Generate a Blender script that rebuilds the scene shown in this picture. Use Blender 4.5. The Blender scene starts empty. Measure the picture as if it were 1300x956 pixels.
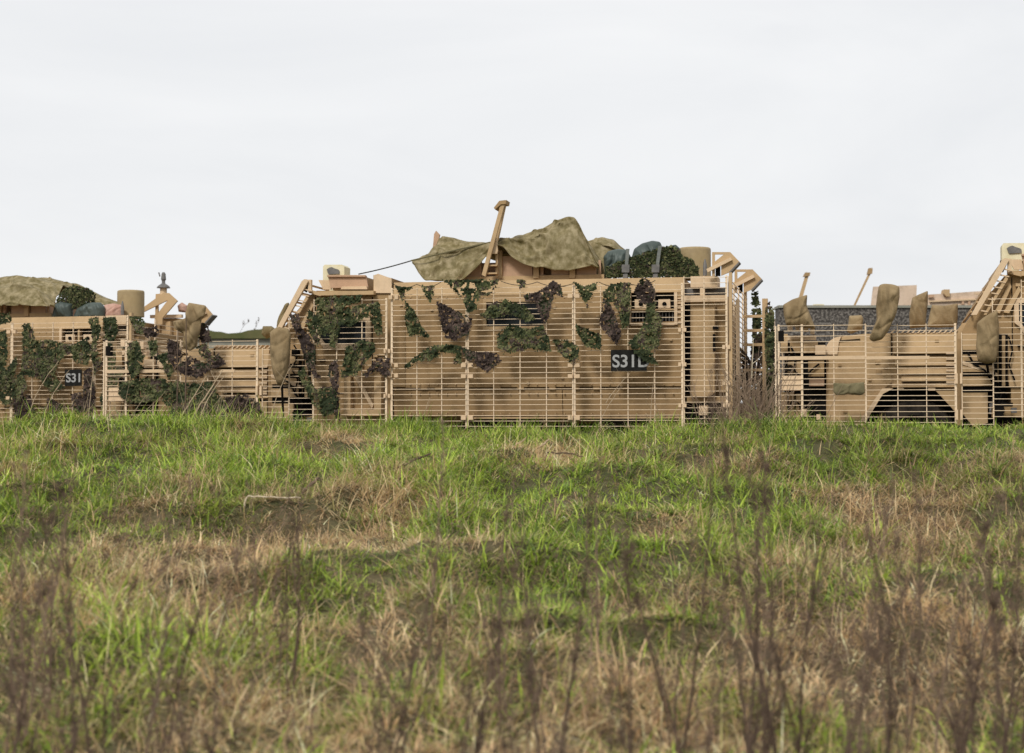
import bpy, math, random
import numpy as np
from mathutils import Vector, Matrix

random.seed(11)
RNG = np.random.default_rng(11)
SC = bpy.context.scene
COL = SC.collection
R = math.radians

# ------------------------------------------------------------------ camera
F_PX = 2232.0                  # focal length in photo pixels (photo 1300 wide)
CAM_Z = 0.4
PITCH = math.atan(82.0 / F_PX)
cam = bpy.data.cameras.new('camera')
cam_o = bpy.data.objects.new('camera', cam)
COL.objects.link(cam_o)
cam_o.location = (0, 0, CAM_Z)
cam_o.rotation_euler = (R(90) + PITCH, 0, 0)
cam.sensor_width = 36.0
cam.lens = 36.0 * F_PX / 1300.0
cam.clip_start = 0.1
cam.clip_end = 6000
cam.dof.use_dof = True
cam.dof.focus_distance = 21.8
cam.dof.aperture_fstop = 2.3
SC.camera = cam_o
SC.cycles.max_bounces = 6
SC.cycles.diffuse_bounces = 3
SC.cycles.glossy_bounces = 2
SC.cycles.transmission_bounces = 3

# ------------------------------------------------------------------ light
SUN_EL, SUN_AZ = 43.0, -155.0      # azimuth measured from +Y towards +X (sun behind camera, left)
world = bpy.data.worlds.new('World')
SC.world = world
world.use_nodes = True
nt = world.node_tree
nt.nodes.clear()
w_out = nt.nodes.new('ShaderNodeOutputWorld')
w_bg = nt.nodes.new('ShaderNodeBackground')
w_sky = nt.nodes.new('ShaderNodeTexSky')
w_sky.sky_type = 'NISHITA'
w_sky.sun_disc = False
w_sky.sun_elevation = R(SUN_EL)
w_sky.sun_rotation = R(SUN_AZ)
w_sky.dust_density = 4.0
w_tc = nt.nodes.new('ShaderNodeTexCoord')
w_map = nt.nodes.new('ShaderNodeMapping')
w_map.inputs['Scale'].default_value = (1.0, 1.0, 3.2)
w_noise = nt.nodes.new('ShaderNodeTexNoise')
w_noise.inputs['Scale'].default_value = 2.6
w_noise.inputs['Detail'].default_value = 5.0
w_noise.inputs['Roughness'].default_value = 0.55
w_noise.inputs['Distortion'].default_value = 0.6
w_ramp = nt.nodes.new('ShaderNodeValToRGB')
w_ramp.color_ramp.elements[0].position = 0.30
w_ramp.color_ramp.elements[0].color = (4.50, 4.58, 4.70, 1)
w_ramp.color_ramp.elements[1].position = 0.68
w_ramp.color_ramp.elements[1].color = (5.15, 5.18, 5.22, 1)
w_mix = nt.nodes.new('ShaderNodeMix')
w_mix.data_type = 'RGBA'
w_mix.inputs['Factor'].default_value = 0.97      # cloud cover over the clear sky
nt.links.new(w_tc.outputs['Generated'], w_map.inputs['Vector'])
nt.links.new(w_map.outputs['Vector'], w_noise.inputs['Vector'])
nt.links.new(w_noise.outputs['Fac'], w_ramp.inputs['Fac'])
nt.links.new(w_sky.outputs['Color'], w_mix.inputs['A'])
nt.links.new(w_ramp.outputs['Color'], w_mix.inputs['B'])
nt.links.new(w_mix.outputs['Result'], w_bg.inputs['Color'])
w_bg.inputs['Strength'].default_value = 0.1
nt.links.new(w_bg.outputs['Background'], w_out.inputs['Surface'])

sun = bpy.data.lights.new('sun', 'SUN')
sun.energy = 1.5
sun.angle = R(11)
sun.color = (1.0, 0.96, 0.9)
sun_o = bpy.data.objects.new('sun', sun)
COL.objects.link(sun_o)
az, el = R(SUN_AZ), R(SUN_EL)
to_sun = Vector((math.sin(az) * math.cos(el), math.cos(az) * math.cos(el), math.sin(el)))
sun_o.rotation_euler = to_sun.to_track_quat('Z', 'Y').to_euler()

SC.view_settings.view_transform = 'Standard'
SC.view_settings.look = 'None'
SC.view_settings.exposure = 0.85
SC.view_settings.gamma = 1.0
SC.view_settings.use_curve_mapping = False

# ------------------------------------------------------------------ materials
MATS = {}
def mat(name, col, col2=None, scale=4.0, rough=0.8, spec=0.25, bump=0.0, bscale=40.0, detail=6.0,
        lo=0.35, hi=0.65, transl=0.0, rand=None, metal=0.0, stretch=(1, 1, 1), coord='Object', col3=None, grime=0.0):
    m = bpy.data.materials.new(name)
    m.use_nodes = True
    n = m.node_tree
    b = n.nodes['Principled BSDF']
    b.inputs['Roughness'].default_value = rough
    b.inputs['Specular IOR Level'].default_value = spec
    b.inputs['Metallic'].default_value = metal
    tc = n.nodes.new('ShaderNodeTexCoord')
    mp = n.nodes.new('ShaderNodeMapping')
    mp.inputs['Scale'].default_value = stretch
    n.links.new(tc.outputs[coord], mp.inputs['Vector'])
    src = None
    if col2 is not None:
        t = n.nodes.new('ShaderNodeTexNoise')
        t.inputs['Scale'].default_value = scale
        t.inputs['Detail'].default_value = detail
        t.inputs['Roughness'].default_value = 0.6
        n.links.new(mp.outputs['Vector'], t.inputs['Vector'])
        r = n.nodes.new('ShaderNodeValToRGB')
        r.color_ramp.elements[0].position = lo
        r.color_ramp.elements[0].color = (*col, 1)
        r.color_ramp.elements[1].position = hi
        r.color_ramp.elements[1].color = (*col2, 1)
        if col3 is not None:
            e = r.color_ramp.elements.new((lo + hi) / 2)
            e.color = (*col3, 1)
        n.links.new(t.outputs['Fac'], r.inputs['Fac'])
        src = r.outputs['Color']
    if rand is not None:       # list of colours picked per instance
        oi = n.nodes.new('ShaderNodeObjectInfo')
        r = n.nodes.new('ShaderNodeValToRGB')
        r.color_ramp.interpolation = 'LINEAR'
        while len(r.color_ramp.elements) < len(rand):
            r.color_ramp.elements.new(0.5)
        for i, c in enumerate(rand):
            r.color_ramp.elements[i].position = i / (len(rand) - 1)
            r.color_ramp.elements[i].color = (*c, 1)
        n.links.new(oi.outputs['Random'], r.inputs['Fac'])
        src = r.outputs['Color']
    if grime:
        g1 = n.nodes.new('ShaderNodeMapping'); g1.inputs['Scale'].default_value = (2.6, 2.6, 1.7)
        n.links.new(tc.outputs[coord], g1.inputs['Vector'])
        g2 = n.nodes.new('ShaderNodeTexNoise'); g2.inputs['Scale'].default_value = 1.0; g2.inputs['Detail'].default_value = 7; g2.inputs['Roughness'].default_value = .7
        n.links.new(g1.outputs['Vector'], g2.inputs['Vector'])
        g3 = n.nodes.new('ShaderNodeTexNoise'); g3.inputs['Scale'].default_value = 9.0; g3.inputs['Detail'].default_value = 8; g3.inputs['Roughness'].default_value = .75
        n.links.new(tc.outputs[coord], g3.inputs['Vector'])
        ml = n.nodes.new('ShaderNodeMath'); ml.operation = 'MULTIPLY'; n.links.new(g2.outputs['Fac'], ml.inputs[0]); n.links.new(g3.outputs['Fac'], ml.inputs[1])
        gr = n.nodes.new('ShaderNodeMapRange'); gr.inputs['From Min'].default_value = .22; gr.inputs['From Max'].default_value = .36; gr.inputs['To Max'].default_value = grime
        n.links.new(ml.outputs[0], gr.inputs['Value'])
        gm = n.nodes.new('ShaderNodeMix'); gm.data_type = 'RGBA'; gm.inputs['B'].default_value = (.10, .068, .038, 1)
        n.links.new(gr.outputs['Result'], gm.inputs['Factor']); n.links.new(src, gm.inputs['A'])
        src = gm.outputs['Result']
    if src is not None:
        n.links.new(src, b.inputs['Base Color'])
    else:
        b.inputs['Base Color'].default_value = (*col, 1)
    if bump:
        t2 = n.nodes.new('ShaderNodeTexNoise')
        t2.inputs['Scale'].default_value = bscale
        t2.inputs['Detail'].default_value = 4
        n.links.new(mp.outputs['Vector'], t2.inputs['Vector'])
        bp = n.nodes.new('ShaderNodeBump')
        bp.inputs['Strength'].default_value = bump
        bp.inputs['Distance'].default_value = 0.02
        n.links.new(t2.outputs['Fac'], bp.inputs['Height'])
        n.links.new(bp.outputs['Normal'], b.inputs['Normal'])
    if transl:
        tr = n.nodes.new('ShaderNodeBsdfTranslucent')
        if src is not None:
            n.links.new(src, tr.inputs['Color'])
        else:
            tr.inputs['Color'].default_value = (*col, 1)
        mx = n.nodes.new('ShaderNodeMixShader')
        mx.inputs['Fac'].default_value = transl
        n.links.new(b.outputs['BSDF'], mx.inputs[1])
        n.links.new(tr.outputs['BSDF'], mx.inputs[2])
        n.links.new(mx.outputs['Shader'], n.nodes['Material Output'].inputs['Surface'])
    MATS[name] = m
    return m

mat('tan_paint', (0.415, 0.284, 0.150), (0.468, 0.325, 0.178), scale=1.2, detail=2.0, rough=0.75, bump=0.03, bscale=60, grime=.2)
mat('hull_paint_shaded', (0.310, 0.203, 0.098), (0.350, 0.232, 0.116), scale=0.8, detail=2.0, rough=0.8, bump=0.03, bscale=25, grime=.22)  # darker copy of the tan, shade behind the bars put into the colour
mat('bar_paint_lit', (0.66, 0.51, 0.345), (0.74, 0.59, 0.42), scale=5.0, rough=0.65, grime=.22)  # tan made lighter for the light that the thin slats catch
mat('pale_tan', (0.56, 0.41, 0.255), (0.62, 0.46, 0.30), scale=1.5, detail=2.0, rough=0.7, grime=.18)
mat('far_tan', (0.55, 0.42, 0.31), (0.60, 0.47, 0.36), scale=2.0, rough=0.8, grime=0.3)
mat('orange_tan', (0.43, 0.275, 0.175), (0.48, 0.315, 0.205), scale=1.5, detail=2.0, rough=0.75, grime=.2)
mat('khaki_paint', (0.30, 0.225, 0.115), (0.335, 0.255, 0.14), scale=3.0, rough=0.6, grime=0.25)
mat('cream_paint', (0.58, 0.52, 0.33), (0.66, 0.60, 0.42), scale=8.0, rough=0.6)
mat('dark_metal_and_shade', (0.010, 0.009, 0.008), rough=0.95, spec=0.03)  # near-black of dark fittings, also used as painted shade in gaps
mat('grey_metal', (0.10, 0.095, 0.09), (0.16, 0.15, 0.14), scale=12, rough=0.5)
mat('rubber', (0.014, 0.013, 0.012), (0.045, 0.036, 0.028), scale=10, rough=0.95, spec=0.05)
mat('glass', (0.010, 0.013, 0.014), rough=0.22, spec=0.25)
mat('plate_black', (0.012, 0.012, 0.011), (0.02, 0.02, 0.018), scale=20, rough=0.9, spec=0.04)
mat('plate_text', (0.31, 0.31, 0.30), rough=0.7)
mat('rope', (0.035, 0.032, 0.025), rough=0.9)
mat('hessian', (0.185, 0.130, 0.066), (0.285, 0.212, 0.118), scale=3.5, rough=0.95, bump=0.35, bscale=90)
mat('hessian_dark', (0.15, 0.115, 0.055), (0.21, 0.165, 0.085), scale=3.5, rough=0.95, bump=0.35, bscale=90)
mat('pouch_cloth', (0.12, 0.105, 0.055), (0.17, 0.145, 0.08), scale=6, rough=0.95, bump=0.2)
mat('dry_bag', (0.040, 0.054, 0.048), (0.070, 0.088, 0.078), scale=3, rough=0.5, bump=0.12, bscale=18)
mat('webbing', (0.12, 0.13, 0.12), (0.17, 0.18, 0.165), scale=20, rough=0.8)
mat('pink_bag', (0.36, 0.20, 0.15), (0.46, 0.30, 0.235), scale=8, rough=0.8)
mat('camo_cloth', (0.18, 0.145, 0.058), (0.40, 0.33, 0.195), scale=10.0, rough=0.6, bump=0.25, bscale=22,
    detail=6, lo=0.36, hi=0.64, col3=(0.27, 0.22, 0.11), stretch=(1.2, 1.2, 1.0), transl=0.3)
mat('net_green_a', (0.020, 0.028, 0.011), rough=0.9)
mat('net_green_b', (0.050, 0.060, 0.022), rough=0.9)
mat('net_green_c', (0.115, 0.115, 0.050), rough=0.9)
mat('net_brown_a', (0.028, 0.019, 0.016), rough=0.9)
mat('net_brown_b', (0.055, 0.038, 0.031), rough=0.9)
mat('net_brown_c', (0.095, 0.066, 0.052), rough=0.9)
mat('roughcast', (0.045, 0.040, 0.036), (0.20, 0.182, 0.162), scale=20.0, rough=0.95, bump=0.8, bscale=20.0, detail=3, lo=0.44, hi=0.64)
mat('concrete', (0.20, 0.20, 0.16), (0.28, 0.27, 0.23), scale=1.2, rough=0.9, bump=0.1)
mat('turf', (0.055, 0.075, 0.022), (0.12, 0.11, 0.05), scale=1.2, rough=0.95, bump=0.4, bscale=8)
mat('soil', (0.045, 0.050, 0.018), (0.115, 0.090, 0.050), scale=2.2, rough=0.95, bump=0.5, bscale=14)
mat('grass_green', (0.1, 0.15, 0.03), rough=0.5, spec=0.35, transl=0.35,
    rand=[(0.072, 0.108, 0.020), (0.135, 0.185, 0.034), (0.098, 0.140, 0.030), (0.185, 0.220, 0.050), (0.088, 0.122, 0.036), (0.155, 0.200, 0.040)])
mat('grass_olive', (0.1, 0.1, 0.04), rough=0.7, transl=0.3,
    rand=[(0.12, 0.125, 0.045), (0.19, 0.17, 0.07), (0.15, 0.14, 0.05), (0.24, 0.20, 0.095)])
mat('grass_straw', (0.4, 0.3, 0.17), rough=0.8, transl=0.25,
    rand=[(0.30, 0.205, 0.115), (0.42, 0.31, 0.18), (0.25, 0.165, 0.095), (0.50, 0.38, 0.225), (0.34, 0.245, 0.125)])
mat('weed_brown', (0.09, 0.06, 0.045), rough=0.9,
    rand=[(0.12, 0.082, 0.058), (0.22, 0.155, 0.105), (0.15, 0.105, 0.074), (0.28, 0.20, 0.135)])
mat('weed_dark', (0.070, 0.046, 0.032), (0.135, 0.092, 0.064), scale=15, rough=0.9)
mat('weed_pale', (0.30, 0.225, 0.14), (0.40, 0.31, 0.21), scale=10, rough=0.9)
mat('stick_pale', (0.42, 0.35, 0.24), (0.52, 0.45, 0.33), scale=12, rough=0.9)

# ------------------------------------------------------------------ helpers
class MB:
    """collects simple shapes into one mesh"""
    def __init__(self):
        self.v, self.f, self.mi = [], [], []
    def add(self, vs, fs, mi=0):
        o = len(self.v)
        self.v += [tuple(p) for p in vs]
        self.f += [tuple(i + o for i in f) for f in fs]
        self.mi += [mi] * len(fs)
        return self
    def box(self, x0, x1, y0, y1, z0, z1, mi=0):
        x0, x1 = sorted((x0, x1)); y0, y1 = sorted((y0, y1)); z0, z1 = sorted((z0, z1))
        vs = [(x, y, z) for x in (x0, x1) for y in (y0, y1) for z in (z0, z1)]
        fs = [(0, 1, 3, 2), (4, 6, 7, 5), (0, 4, 5, 1), (2, 3, 7, 6), (0, 2, 6, 4), (1, 5, 7, 3)]
        return self.add(vs, fs, mi)
    def prism_y(self, poly, y0, y1, mi=0):      # poly of (x, z), pushed along y
        n = len(poly)
        vs = [(x, y0, z) for x, z in poly] + [(x, y1, z) for x, z in poly]
        fs = [tuple(range(n)), tuple(range(2 * n - 1, n - 1, -1))]
        fs += [(i, i + n, (i + 1) % n + n, (i + 1) % n) for i in range(n)]
        return self.add(vs, fs, mi)
    def prism_x(self, poly, x0, x1, mi=0):      # poly of (y, z), pushed along x
        n = len(poly)
        vs = [(x0, y, z) for y, z in poly] + [(x1, y, z) for y, z in poly]
        fs = [tuple(range(n)), tuple(range(2 * n - 1, n - 1, -1))]
        fs += [(i, i + n, (i + 1) % n + n, (i + 1) % n) for i in range(n)]
        return self.add(vs, fs, mi)
    def tube(self, pts, rad, n=5, mi=0, cap=True):
        pts = [Vector(p) for p in pts]
        if not hasattr(rad, '__len__'):
            rad = [rad] * len(pts)
        vs, fs = [], []
        for i, p in enumerate(pts):
            t = (pts[min(i + 1, len(pts) - 1)] - pts[max(i - 1, 0)])
            if t.length < 1e-9:
                t = Vector((0, 0, 1))
            t.normalize()
            a = t.cross(Vector((0.31, 0.95, 0.05)))
            if a.length < 0.05:
                a = t.cross(Vector((1, 0, 0)))
            a.normalize()
            b = t.cross(a)
            for k in range(n):
                th = 2 * math.pi * k / n
                vs.append(p + (a * math.cos(th) + b * math.sin(th)) * rad[i])
        for i in range(len(pts) - 1):
            for k in range(n):
                k2 = (k + 1) % n
                fs.append((i * n + k, i * n + k2, (i + 1) * n + k2, (i + 1) * n + k))
        if cap:
            fs.append(tuple(range(n - 1, -1, -1)))
            fs.append(tuple((len(pts) - 1) * n + k for k in range(n)))
        return self.add(vs, fs, mi)
    def lathe_y(self, prof, cx, cz, n=28, mi=0):   # prof of (radius, y) turned about an axis along y
        vs, fs = [], []
        for r, y in prof:
            for k in range(n):
                th = 2 * math.pi * k / n
                vs.append((cx + r * math.cos(th), y, cz + r * math.sin(th)))
        for i in range(len(prof) - 1):
            for k in range(n):
                k2 = (k + 1) % n
                fs.append((i * n + k, i * n + k2, (i + 1) * n + k2, (i + 1) * n + k))
        return self.add(vs, fs, mi)
    def lathe_z(self, prof, cx, cy, n=28, mi=0):
        vs, fs = [], []
        for r, z in prof:
            for k in range(n):
                th = 2 * math.pi * k / n
                vs.append((cx + r * math.cos(th), cy + r * math.sin(th), z))
        for i in range(len(prof) - 1):
            for k in range(n):
                k2 = (k + 1) % n
                fs.append((i * n + k, i * n + k2, (i + 1) * n + k2, (i + 1) * n + k))
        fs.append(tuple((len(prof) - 1) * n + k for k in range(n)))
        return self.add(vs, fs, mi)
    def build(self, name, mats, parent=None, smooth=False):
        me = bpy.data.meshes.new(name)
        me.from_pydata(self.v, [], self.f)
        if isinstance(mats, str):
            mats = [mats]
        for m in mats:
            me.materials.append(MATS[m])
        if len(mats) > 1:
            me.polygons.foreach_set('material_index', self.mi)
        if smooth:
            me.polygons.foreach_set('use_smooth', [True] * len(me.polygons))
        me.update()
        return link(name, me, parent)

def link(name, data, parent=None):
    o = bpy.data.objects.new(name, data)
    COL.objects.link(o)
    if parent is not None:
        o.parent = parent
    return o

def tag(o, label=None, cat=None, group=None, kind=None):
    if label: o['label'] = label
    if cat: o['category'] = cat
    if group: o['group'] = group
    if kind: o['kind'] = kind
    return o

def empty(name, loc=(0, 0, 0), rz=0.0):
    o = link(name, None)
    o.location = loc
    o.rotation_euler = (0, 0, rz)
    o.empty_display_size = 0.2
    return o

CHILDREN = {}
def copy_tree(o, parent=None):
    c = o.copy()
    COL.objects.link(c)
    c.parent = parent
    for ch in o.children:
        copy_tree(ch, c)
    return c

# pixel of the photograph -> ray
CP, SP = math.cos(PITCH), math.sin(PITCH)
def ray(px, py):
    u, v = (px - 650) / F_PX, (478 - py) / F_PX
    return Vector((u, CP - v * SP, SP + v * CP))

class Frame:
    """a vehicle's own axes: x along it (nose at -x), y away from the road, z up; y = 0 is the near bar armour"""
    def __init__(self, loc, yaw):
        self.loc = Vector(loc); self.yaw = yaw
        self.ex = Vector((math.cos(yaw), -math.sin(yaw), 0)); self.ey = Vector((math.sin(yaw), math.cos(yaw), 0))
    def P(self, px, py, d):
        r = ray(px, py); o = Vector((0, 0, CAM_Z)) - self.loc
        t = (d - o.dot(self.ey)) / r.dot(self.ey)
        p = o + r * t
        return Vector((p.dot(self.ex), d, p.z))
    def x(self, px, d=0.0, py=450): return self.P(px, py, d).x
    def z(self, px, py, d=0.0): return self.P(px, py, d).z
    def xz(self, poly, d):
        return [(p.x, p.z) for p in (self.P(a, b, d) for a, b in poly)]
    def W(self, px, py, d): return self.toworld(self.P(px, py, d))
    def toworld(self, p): return self.loc + self.ex * p[0] + self.ey * p[1] + Vector((0, 0, p[2]))
    def box(self, mb, px0, px1, py0, py1, d0, d1, mi=0):
        a = self.P((px0 + px1) / 2, py0, d0); b = self.P((px0 + px1) / 2, py1, d0)
        return mb.box(self.x(px0, d0), self.x(px1, d0), d0, d1, a.z, b.z, mi)

YAW = R(11.5)
M = Frame((0, 24.0, 0.0), YAW)
T_R = 9.55
RT = Frame(Vector((0, 24.0, 0.10)) + M.ex * T_R, YAW)
YAW_L = R(13.5)
_ex = Vector((math.cos(YAW_L), -math.sin(YAW_L), 0))
_r = ray(120, 450)
_p = Vector((_r.x / _r.y * 28.6, 28.6, 0))
_l = _p - _ex * M.x(868)
LT = Frame((_l.x, _l.y, -0.17), YAW_L)
GZ = -0.35       # ground under the vehicles, in vehicle axes

# ------------------------------------------------------------------ ground
def lattice(seed, size=256):
    return np.random.default_rng(seed).random((size, size))
_LAT = [lattice(s) for s in range(40, 52)]
def vnoise(x, y, k=0):
    L = _LAT[k]
    x = np.asarray(x, float) + 1000.0; y = np.asarray(y, float) + 1000.0
    xi = np.floor(x).astype(int); yi = np.floor(y).astype(int)
    fx = x - xi; fy = y - yi
    fx = fx * fx * (3 - 2 * fx); fy = fy * fy * (3 - 2 * fy)
    n = L.shape[0]
    a = L[xi % n, yi % n]; b = L[(xi + 1) % n, yi % n]; c = L[xi % n, (yi + 1) % n]; d = L[(xi + 1) % n, (yi + 1) % n]
    return (a * (1 - fx) + b * fx) * (1 - fy) + (c * (1 - fx) + d * fx) * fy
PY = [-400, -5, 0, 4, 8, 12, 16, 19.3, 20.6, 21.9, 22.6, 30, 3000]
PZ = [-1.6, -1.35, -1.32, -1.27, -1.02, -0.52, -0.03, 0.38, 0.39, 0.0, -0.33, -0.35, -0.35]
def tz(x, y):
    x = np.asarray(x, float); y = np.asarray(y, float)
    yy = y + (vnoise(x * 0.25, y * 0.0 + 3.3, 0) - 0.5) * 0.5
    z = np.interp(yy, PY, PZ)
    berm = np.clip(1 - np.abs(yy - 19.8) / 3.0, 0, 1)
    z = z - berm * 0.006 * np.clip(x, -9, 9)
    z = z + np.clip((yy - 21.5), 0, 1) * 0.0135 * np.clip(x, -12, 12)
    near = np.clip(1 - (yy - 21.6) / 1.5, 0, 1) * np.clip((yy + 2) / 3, 0, 1)
    bump = (vnoise(x * 0.45, y * 0.45, 1) - 0.5) * 0.20 + (np.abs(vnoise(x * 1.1, y * 0.95, 2) - 0.5) * 2 - .5) * -0.26 + (np.abs(vnoise(x * 2.3, y * 2.0, 3) - 0.5) * 2 - .5) * -0.16
    return z + bump * near
def spaced(lo, hi, step, far):
    core = list(np.arange(lo, hi + 1e-6, step)); s = step; p = hi; out = []
    while p < far:
        s *= 1.35; p += s; out.append(p)
    s = step; p = lo; pre = []
    while p > -far:
        s *= 1.35; p -= s; pre.append(p)
    return np.array(pre[::-1] + core + out)
gx = spaced(-10, 10, 0.14, 2600); gy = spaced(1, 23, 0.14, 2600)
GX, GY = np.meshgrid(gx, gy)
GZZ = tz(GX, GY)
nv = GX.size
me = bpy.data.meshes.new('ground')
verts = np.stack([GX.ravel(), GY.ravel(), GZZ.ravel()], 1)
nx, ny = len(gx), len(gy)
ii = (np.arange(ny - 1)[:, None] * nx + np.arange(nx - 1)[None, :]).ravel()
me.from_pydata(verts.tolist(), [], np.stack([ii, ii + 1, ii + nx + 1, ii + nx], 1).tolist())
me.polygons.foreach_set('use_smooth', [True] * len(me.polygons))
me.materials.append(MATS['soil'])
tag(link('ground', me), kind='structure', label='grassy bank and flat ground')
def ground_hit(px, py):
    r = ray(px, py)
    for y in np.arange(2.5, 23.0, 0.05):
        t = y / r.y
        if tz(r.x * t, y) >= CAM_Z + r.z * t:
            return Vector((r.x * t, y, float(tz(r.x * t, y))))
    return Vector((r.x * 22, 22, float(tz(r.x * 22, 22))))

# ------------------------------------------------------------------ background wall and bunker
def at(px, py, Y):
    r = ray(px, py); t = Y / r.y
    return Vector((r.x * t, Y, CAM_Z + r.z * t))
mb = MB()
a, b = at(989, 391, 40), at(1600, 391, 40)
mb.box(a.x, b.x, 40, 40.6, -0.6, a.z)
wall = mb.build('roughcast_wall', 'roughcast')
tag(wall, 'long dark grey pebble-dashed wall behind the right-hand vehicle', 'wall')
mb = MB(); mb.box(a.x - 0.02, b.x, 39.96, 40.64, a.z + 0.002, a.z + 0.06)
mb.build('coping', 'concrete', wall)

hedge = empty('hedge', (5.5, 72, -.35))  # hedge added to block the bright sky in the gap
tag(hedge, 'distant dark hedge added to block the sky between the central and right-hand vehicles', 'hedge')
_q = MB(); _r = random.Random(4)
_q.prism_x([(-.4, 0), (-.5, 1.5), (0, 1.9), (.5, 1.5), (.4, 0)], -11, 11); _q.build('hedge_core', 'weed_dark', hedge)
_q = MB()
for _ in range(5000):
    _c = Vector((_r.uniform(-11.3, 11.3), _r.uniform(-.75, .75), _r.uniform(0, 2.1) + _r.gauss(0, .08))); _a = Vector((_r.gauss(0, 1), _r.gauss(0, 1), _r.gauss(0, 1))).normalized() * .09; _b = _a.orthogonal().normalized() * .05
    _q.add([_c - _a, _c + _b, _c + _a, _c - _b], [(0, 1, 2, 3)])
_q.build('hedge_leaves', 'net_green_b', hedge)['kind'] = 'stuff'
root = empty('bunker', (0, 0, 0))
tag(root, 'low grey concrete bunker topped with turf, beyond the bonnet of the central vehicle', 'bunker')
ctr = at(290, 430, 62)
root.location = (ctr.x, 62, -0.4)
zt = ctr.z + 0.4
mb = MB(); mb.prism_y([(-7, 0), (7, 0), (6.6, zt), (-6.6, zt)], 0, 5); mb.build('concrete_face', 'concrete', root)
mb = MB()
N = 60
top = [(-6.9 + 13.8 * i / N, zt + 0.12 + 0.18 * math.sin(i * 0.31) ** 2 + 0.10 * random.random()) for i in range(N + 1)]
mb.prism_y([(-6.9, zt + 0.002)] + top + [(6.9, zt + 0.002)], -0.15, 5.2)
mb.build('turf_cap', 'turf', root)

# ------------------------------------------------------------------ bar armoured vehicle (one prototype, three copies)
def rect(f, a, mi=0, **k): pass

veh = empty('armoured_vehicle')
H0, H1 = 0.34, 2.62           # hull sides
def zz(py, px=690, d=0.3): return M.z(px, py, d)
Zroof = 2.63
xh0, xh1 = M.x(497, .3), M.x(867, .3)
# hull core, set back so that openings in the side plates are deep
mb = MB()
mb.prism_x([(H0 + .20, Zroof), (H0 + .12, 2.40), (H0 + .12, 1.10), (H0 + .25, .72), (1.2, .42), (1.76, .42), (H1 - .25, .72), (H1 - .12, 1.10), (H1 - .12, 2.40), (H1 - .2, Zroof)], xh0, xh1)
mb.build('hull', 'hull_paint_shaded', veh)
def side_slab(px0, px1, py0, py1, name='side_plate', m='hull_paint_shaded', mb_=None, th=.115):
    """plate on the near side following the slight inward lean of the hull"""
    own = mb_ is None
    q = MB() if own else mb_
    def yy(z): return H0 + 0.012 * (2.42 - z) if z > 1.13 else H0 + 0.012 * 1.29 + (1.13 - z) * 0.16
    z0, z1 = zz(py1), zz(py0)
    q.prism_x([(yy(z0), z0), (yy(z1), z1), (yy(z1) + th, z1), (yy(z0) + th, z0)], M.x(px0, .34), M.x(px1, .34))
    if own: return q.build(name, m, veh)
# sloped shoulder band under the roof edge
mb = MB(); mb.prism_x([(.385, Zroof + .005), (H0 - .005, 2.43), (H0 + .10, 2.43), (.60, Zroof + .005)], M.x(499, .34), M.x(868, .34)); mb.build('roof_shoulder', 'tan_paint', veh)
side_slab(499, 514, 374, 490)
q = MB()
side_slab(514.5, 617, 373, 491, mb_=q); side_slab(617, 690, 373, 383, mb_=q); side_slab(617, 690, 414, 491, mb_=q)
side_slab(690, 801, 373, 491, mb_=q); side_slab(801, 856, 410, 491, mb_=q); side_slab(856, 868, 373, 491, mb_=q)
q.build('side_plate', 'hull_paint_shaded', veh)
side_slab(499, 713, 495, 528); side_slab(714, 868, 495, 528)
# window in the hull side
q = MB(); M.box(q, 617.3, 689.7, 383.3, 413.7, H0 + .05, H0 + .09); w = q.build('window', 'glass', veh)
q = MB()
for a in ((613, 694, 379, 383), (613, 694, 414, 418), (613, 617, 383, 414), (690, 694, 383, 414)): M.box(q, *a, H0 - .02, H0 + .02)
q.build('window_frame', 'tan_paint', w)
# stowage recess with fittings near the tail
q = MB(); M.box(q, 801.2, 855.8, 373, 409.7, H0 + .095, H0 + .115); vent = q.build('stowage_recess', 'dark_metal_and_shade', veh)  # back panel: black interior, with the recess shadow in its colour
q = MB(); M.box(q, 827, 830, 373, 410, H0 - .005, H0 + .09); q.build('divider', 'tan_paint', vent)
q = MB(); M.box(q, 801, 827, 392, 394, H0 + .0, H0 + .09); M.box(q, 830, 856, 392, 394, H0, H0 + .09); q.build('shelf', 'tan_paint', vent)
for x0 in (806, 836):
    q = MB(); M.box(q, x0, x0 + 15, 380, 391.5, H0 + .01, H0 + .09); bxo = q.build('fitting_box', 'pale_tan', vent)
for x0 in (806, 836):
    q = MB(); c = M.P(x0 + 7.5, 386, H0); q.lathe_y([(.03, H0 - .01), (.03, H0 + .008), (.0, H0 - .01)], c.x, c.z, 12); q.build('box_hole', 'dark_metal_and_shade', vent)  # dark disc standing for the shaded inside of a round hole
q = MB()
for x0 in np.arange(803, 855, 4.2):
    if abs(x0 - 828) > 2: M.box(q, x0, x0 + 1.2, 395, 409, H0 + .06, H0 + .09)
q.build('grille', 'grey_metal', vent)
q = MB()
for a in ((797, 801, 371, 412), (856, 860, 371, 412), (801, 856, 410, 413)): M.box(q, *a, H0 - .035, H0 + .0)
q.build('recess_frame', 'pale_tan', vent)
q = MB()
for k in range(6): M.box(q, 860, 866, 378 + k * 6, 379.6 + k * 6, H0 - .02, H0 + .0)
q.build('rung', 'pale_tan', vent)['kind'] = 'stuff'
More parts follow.
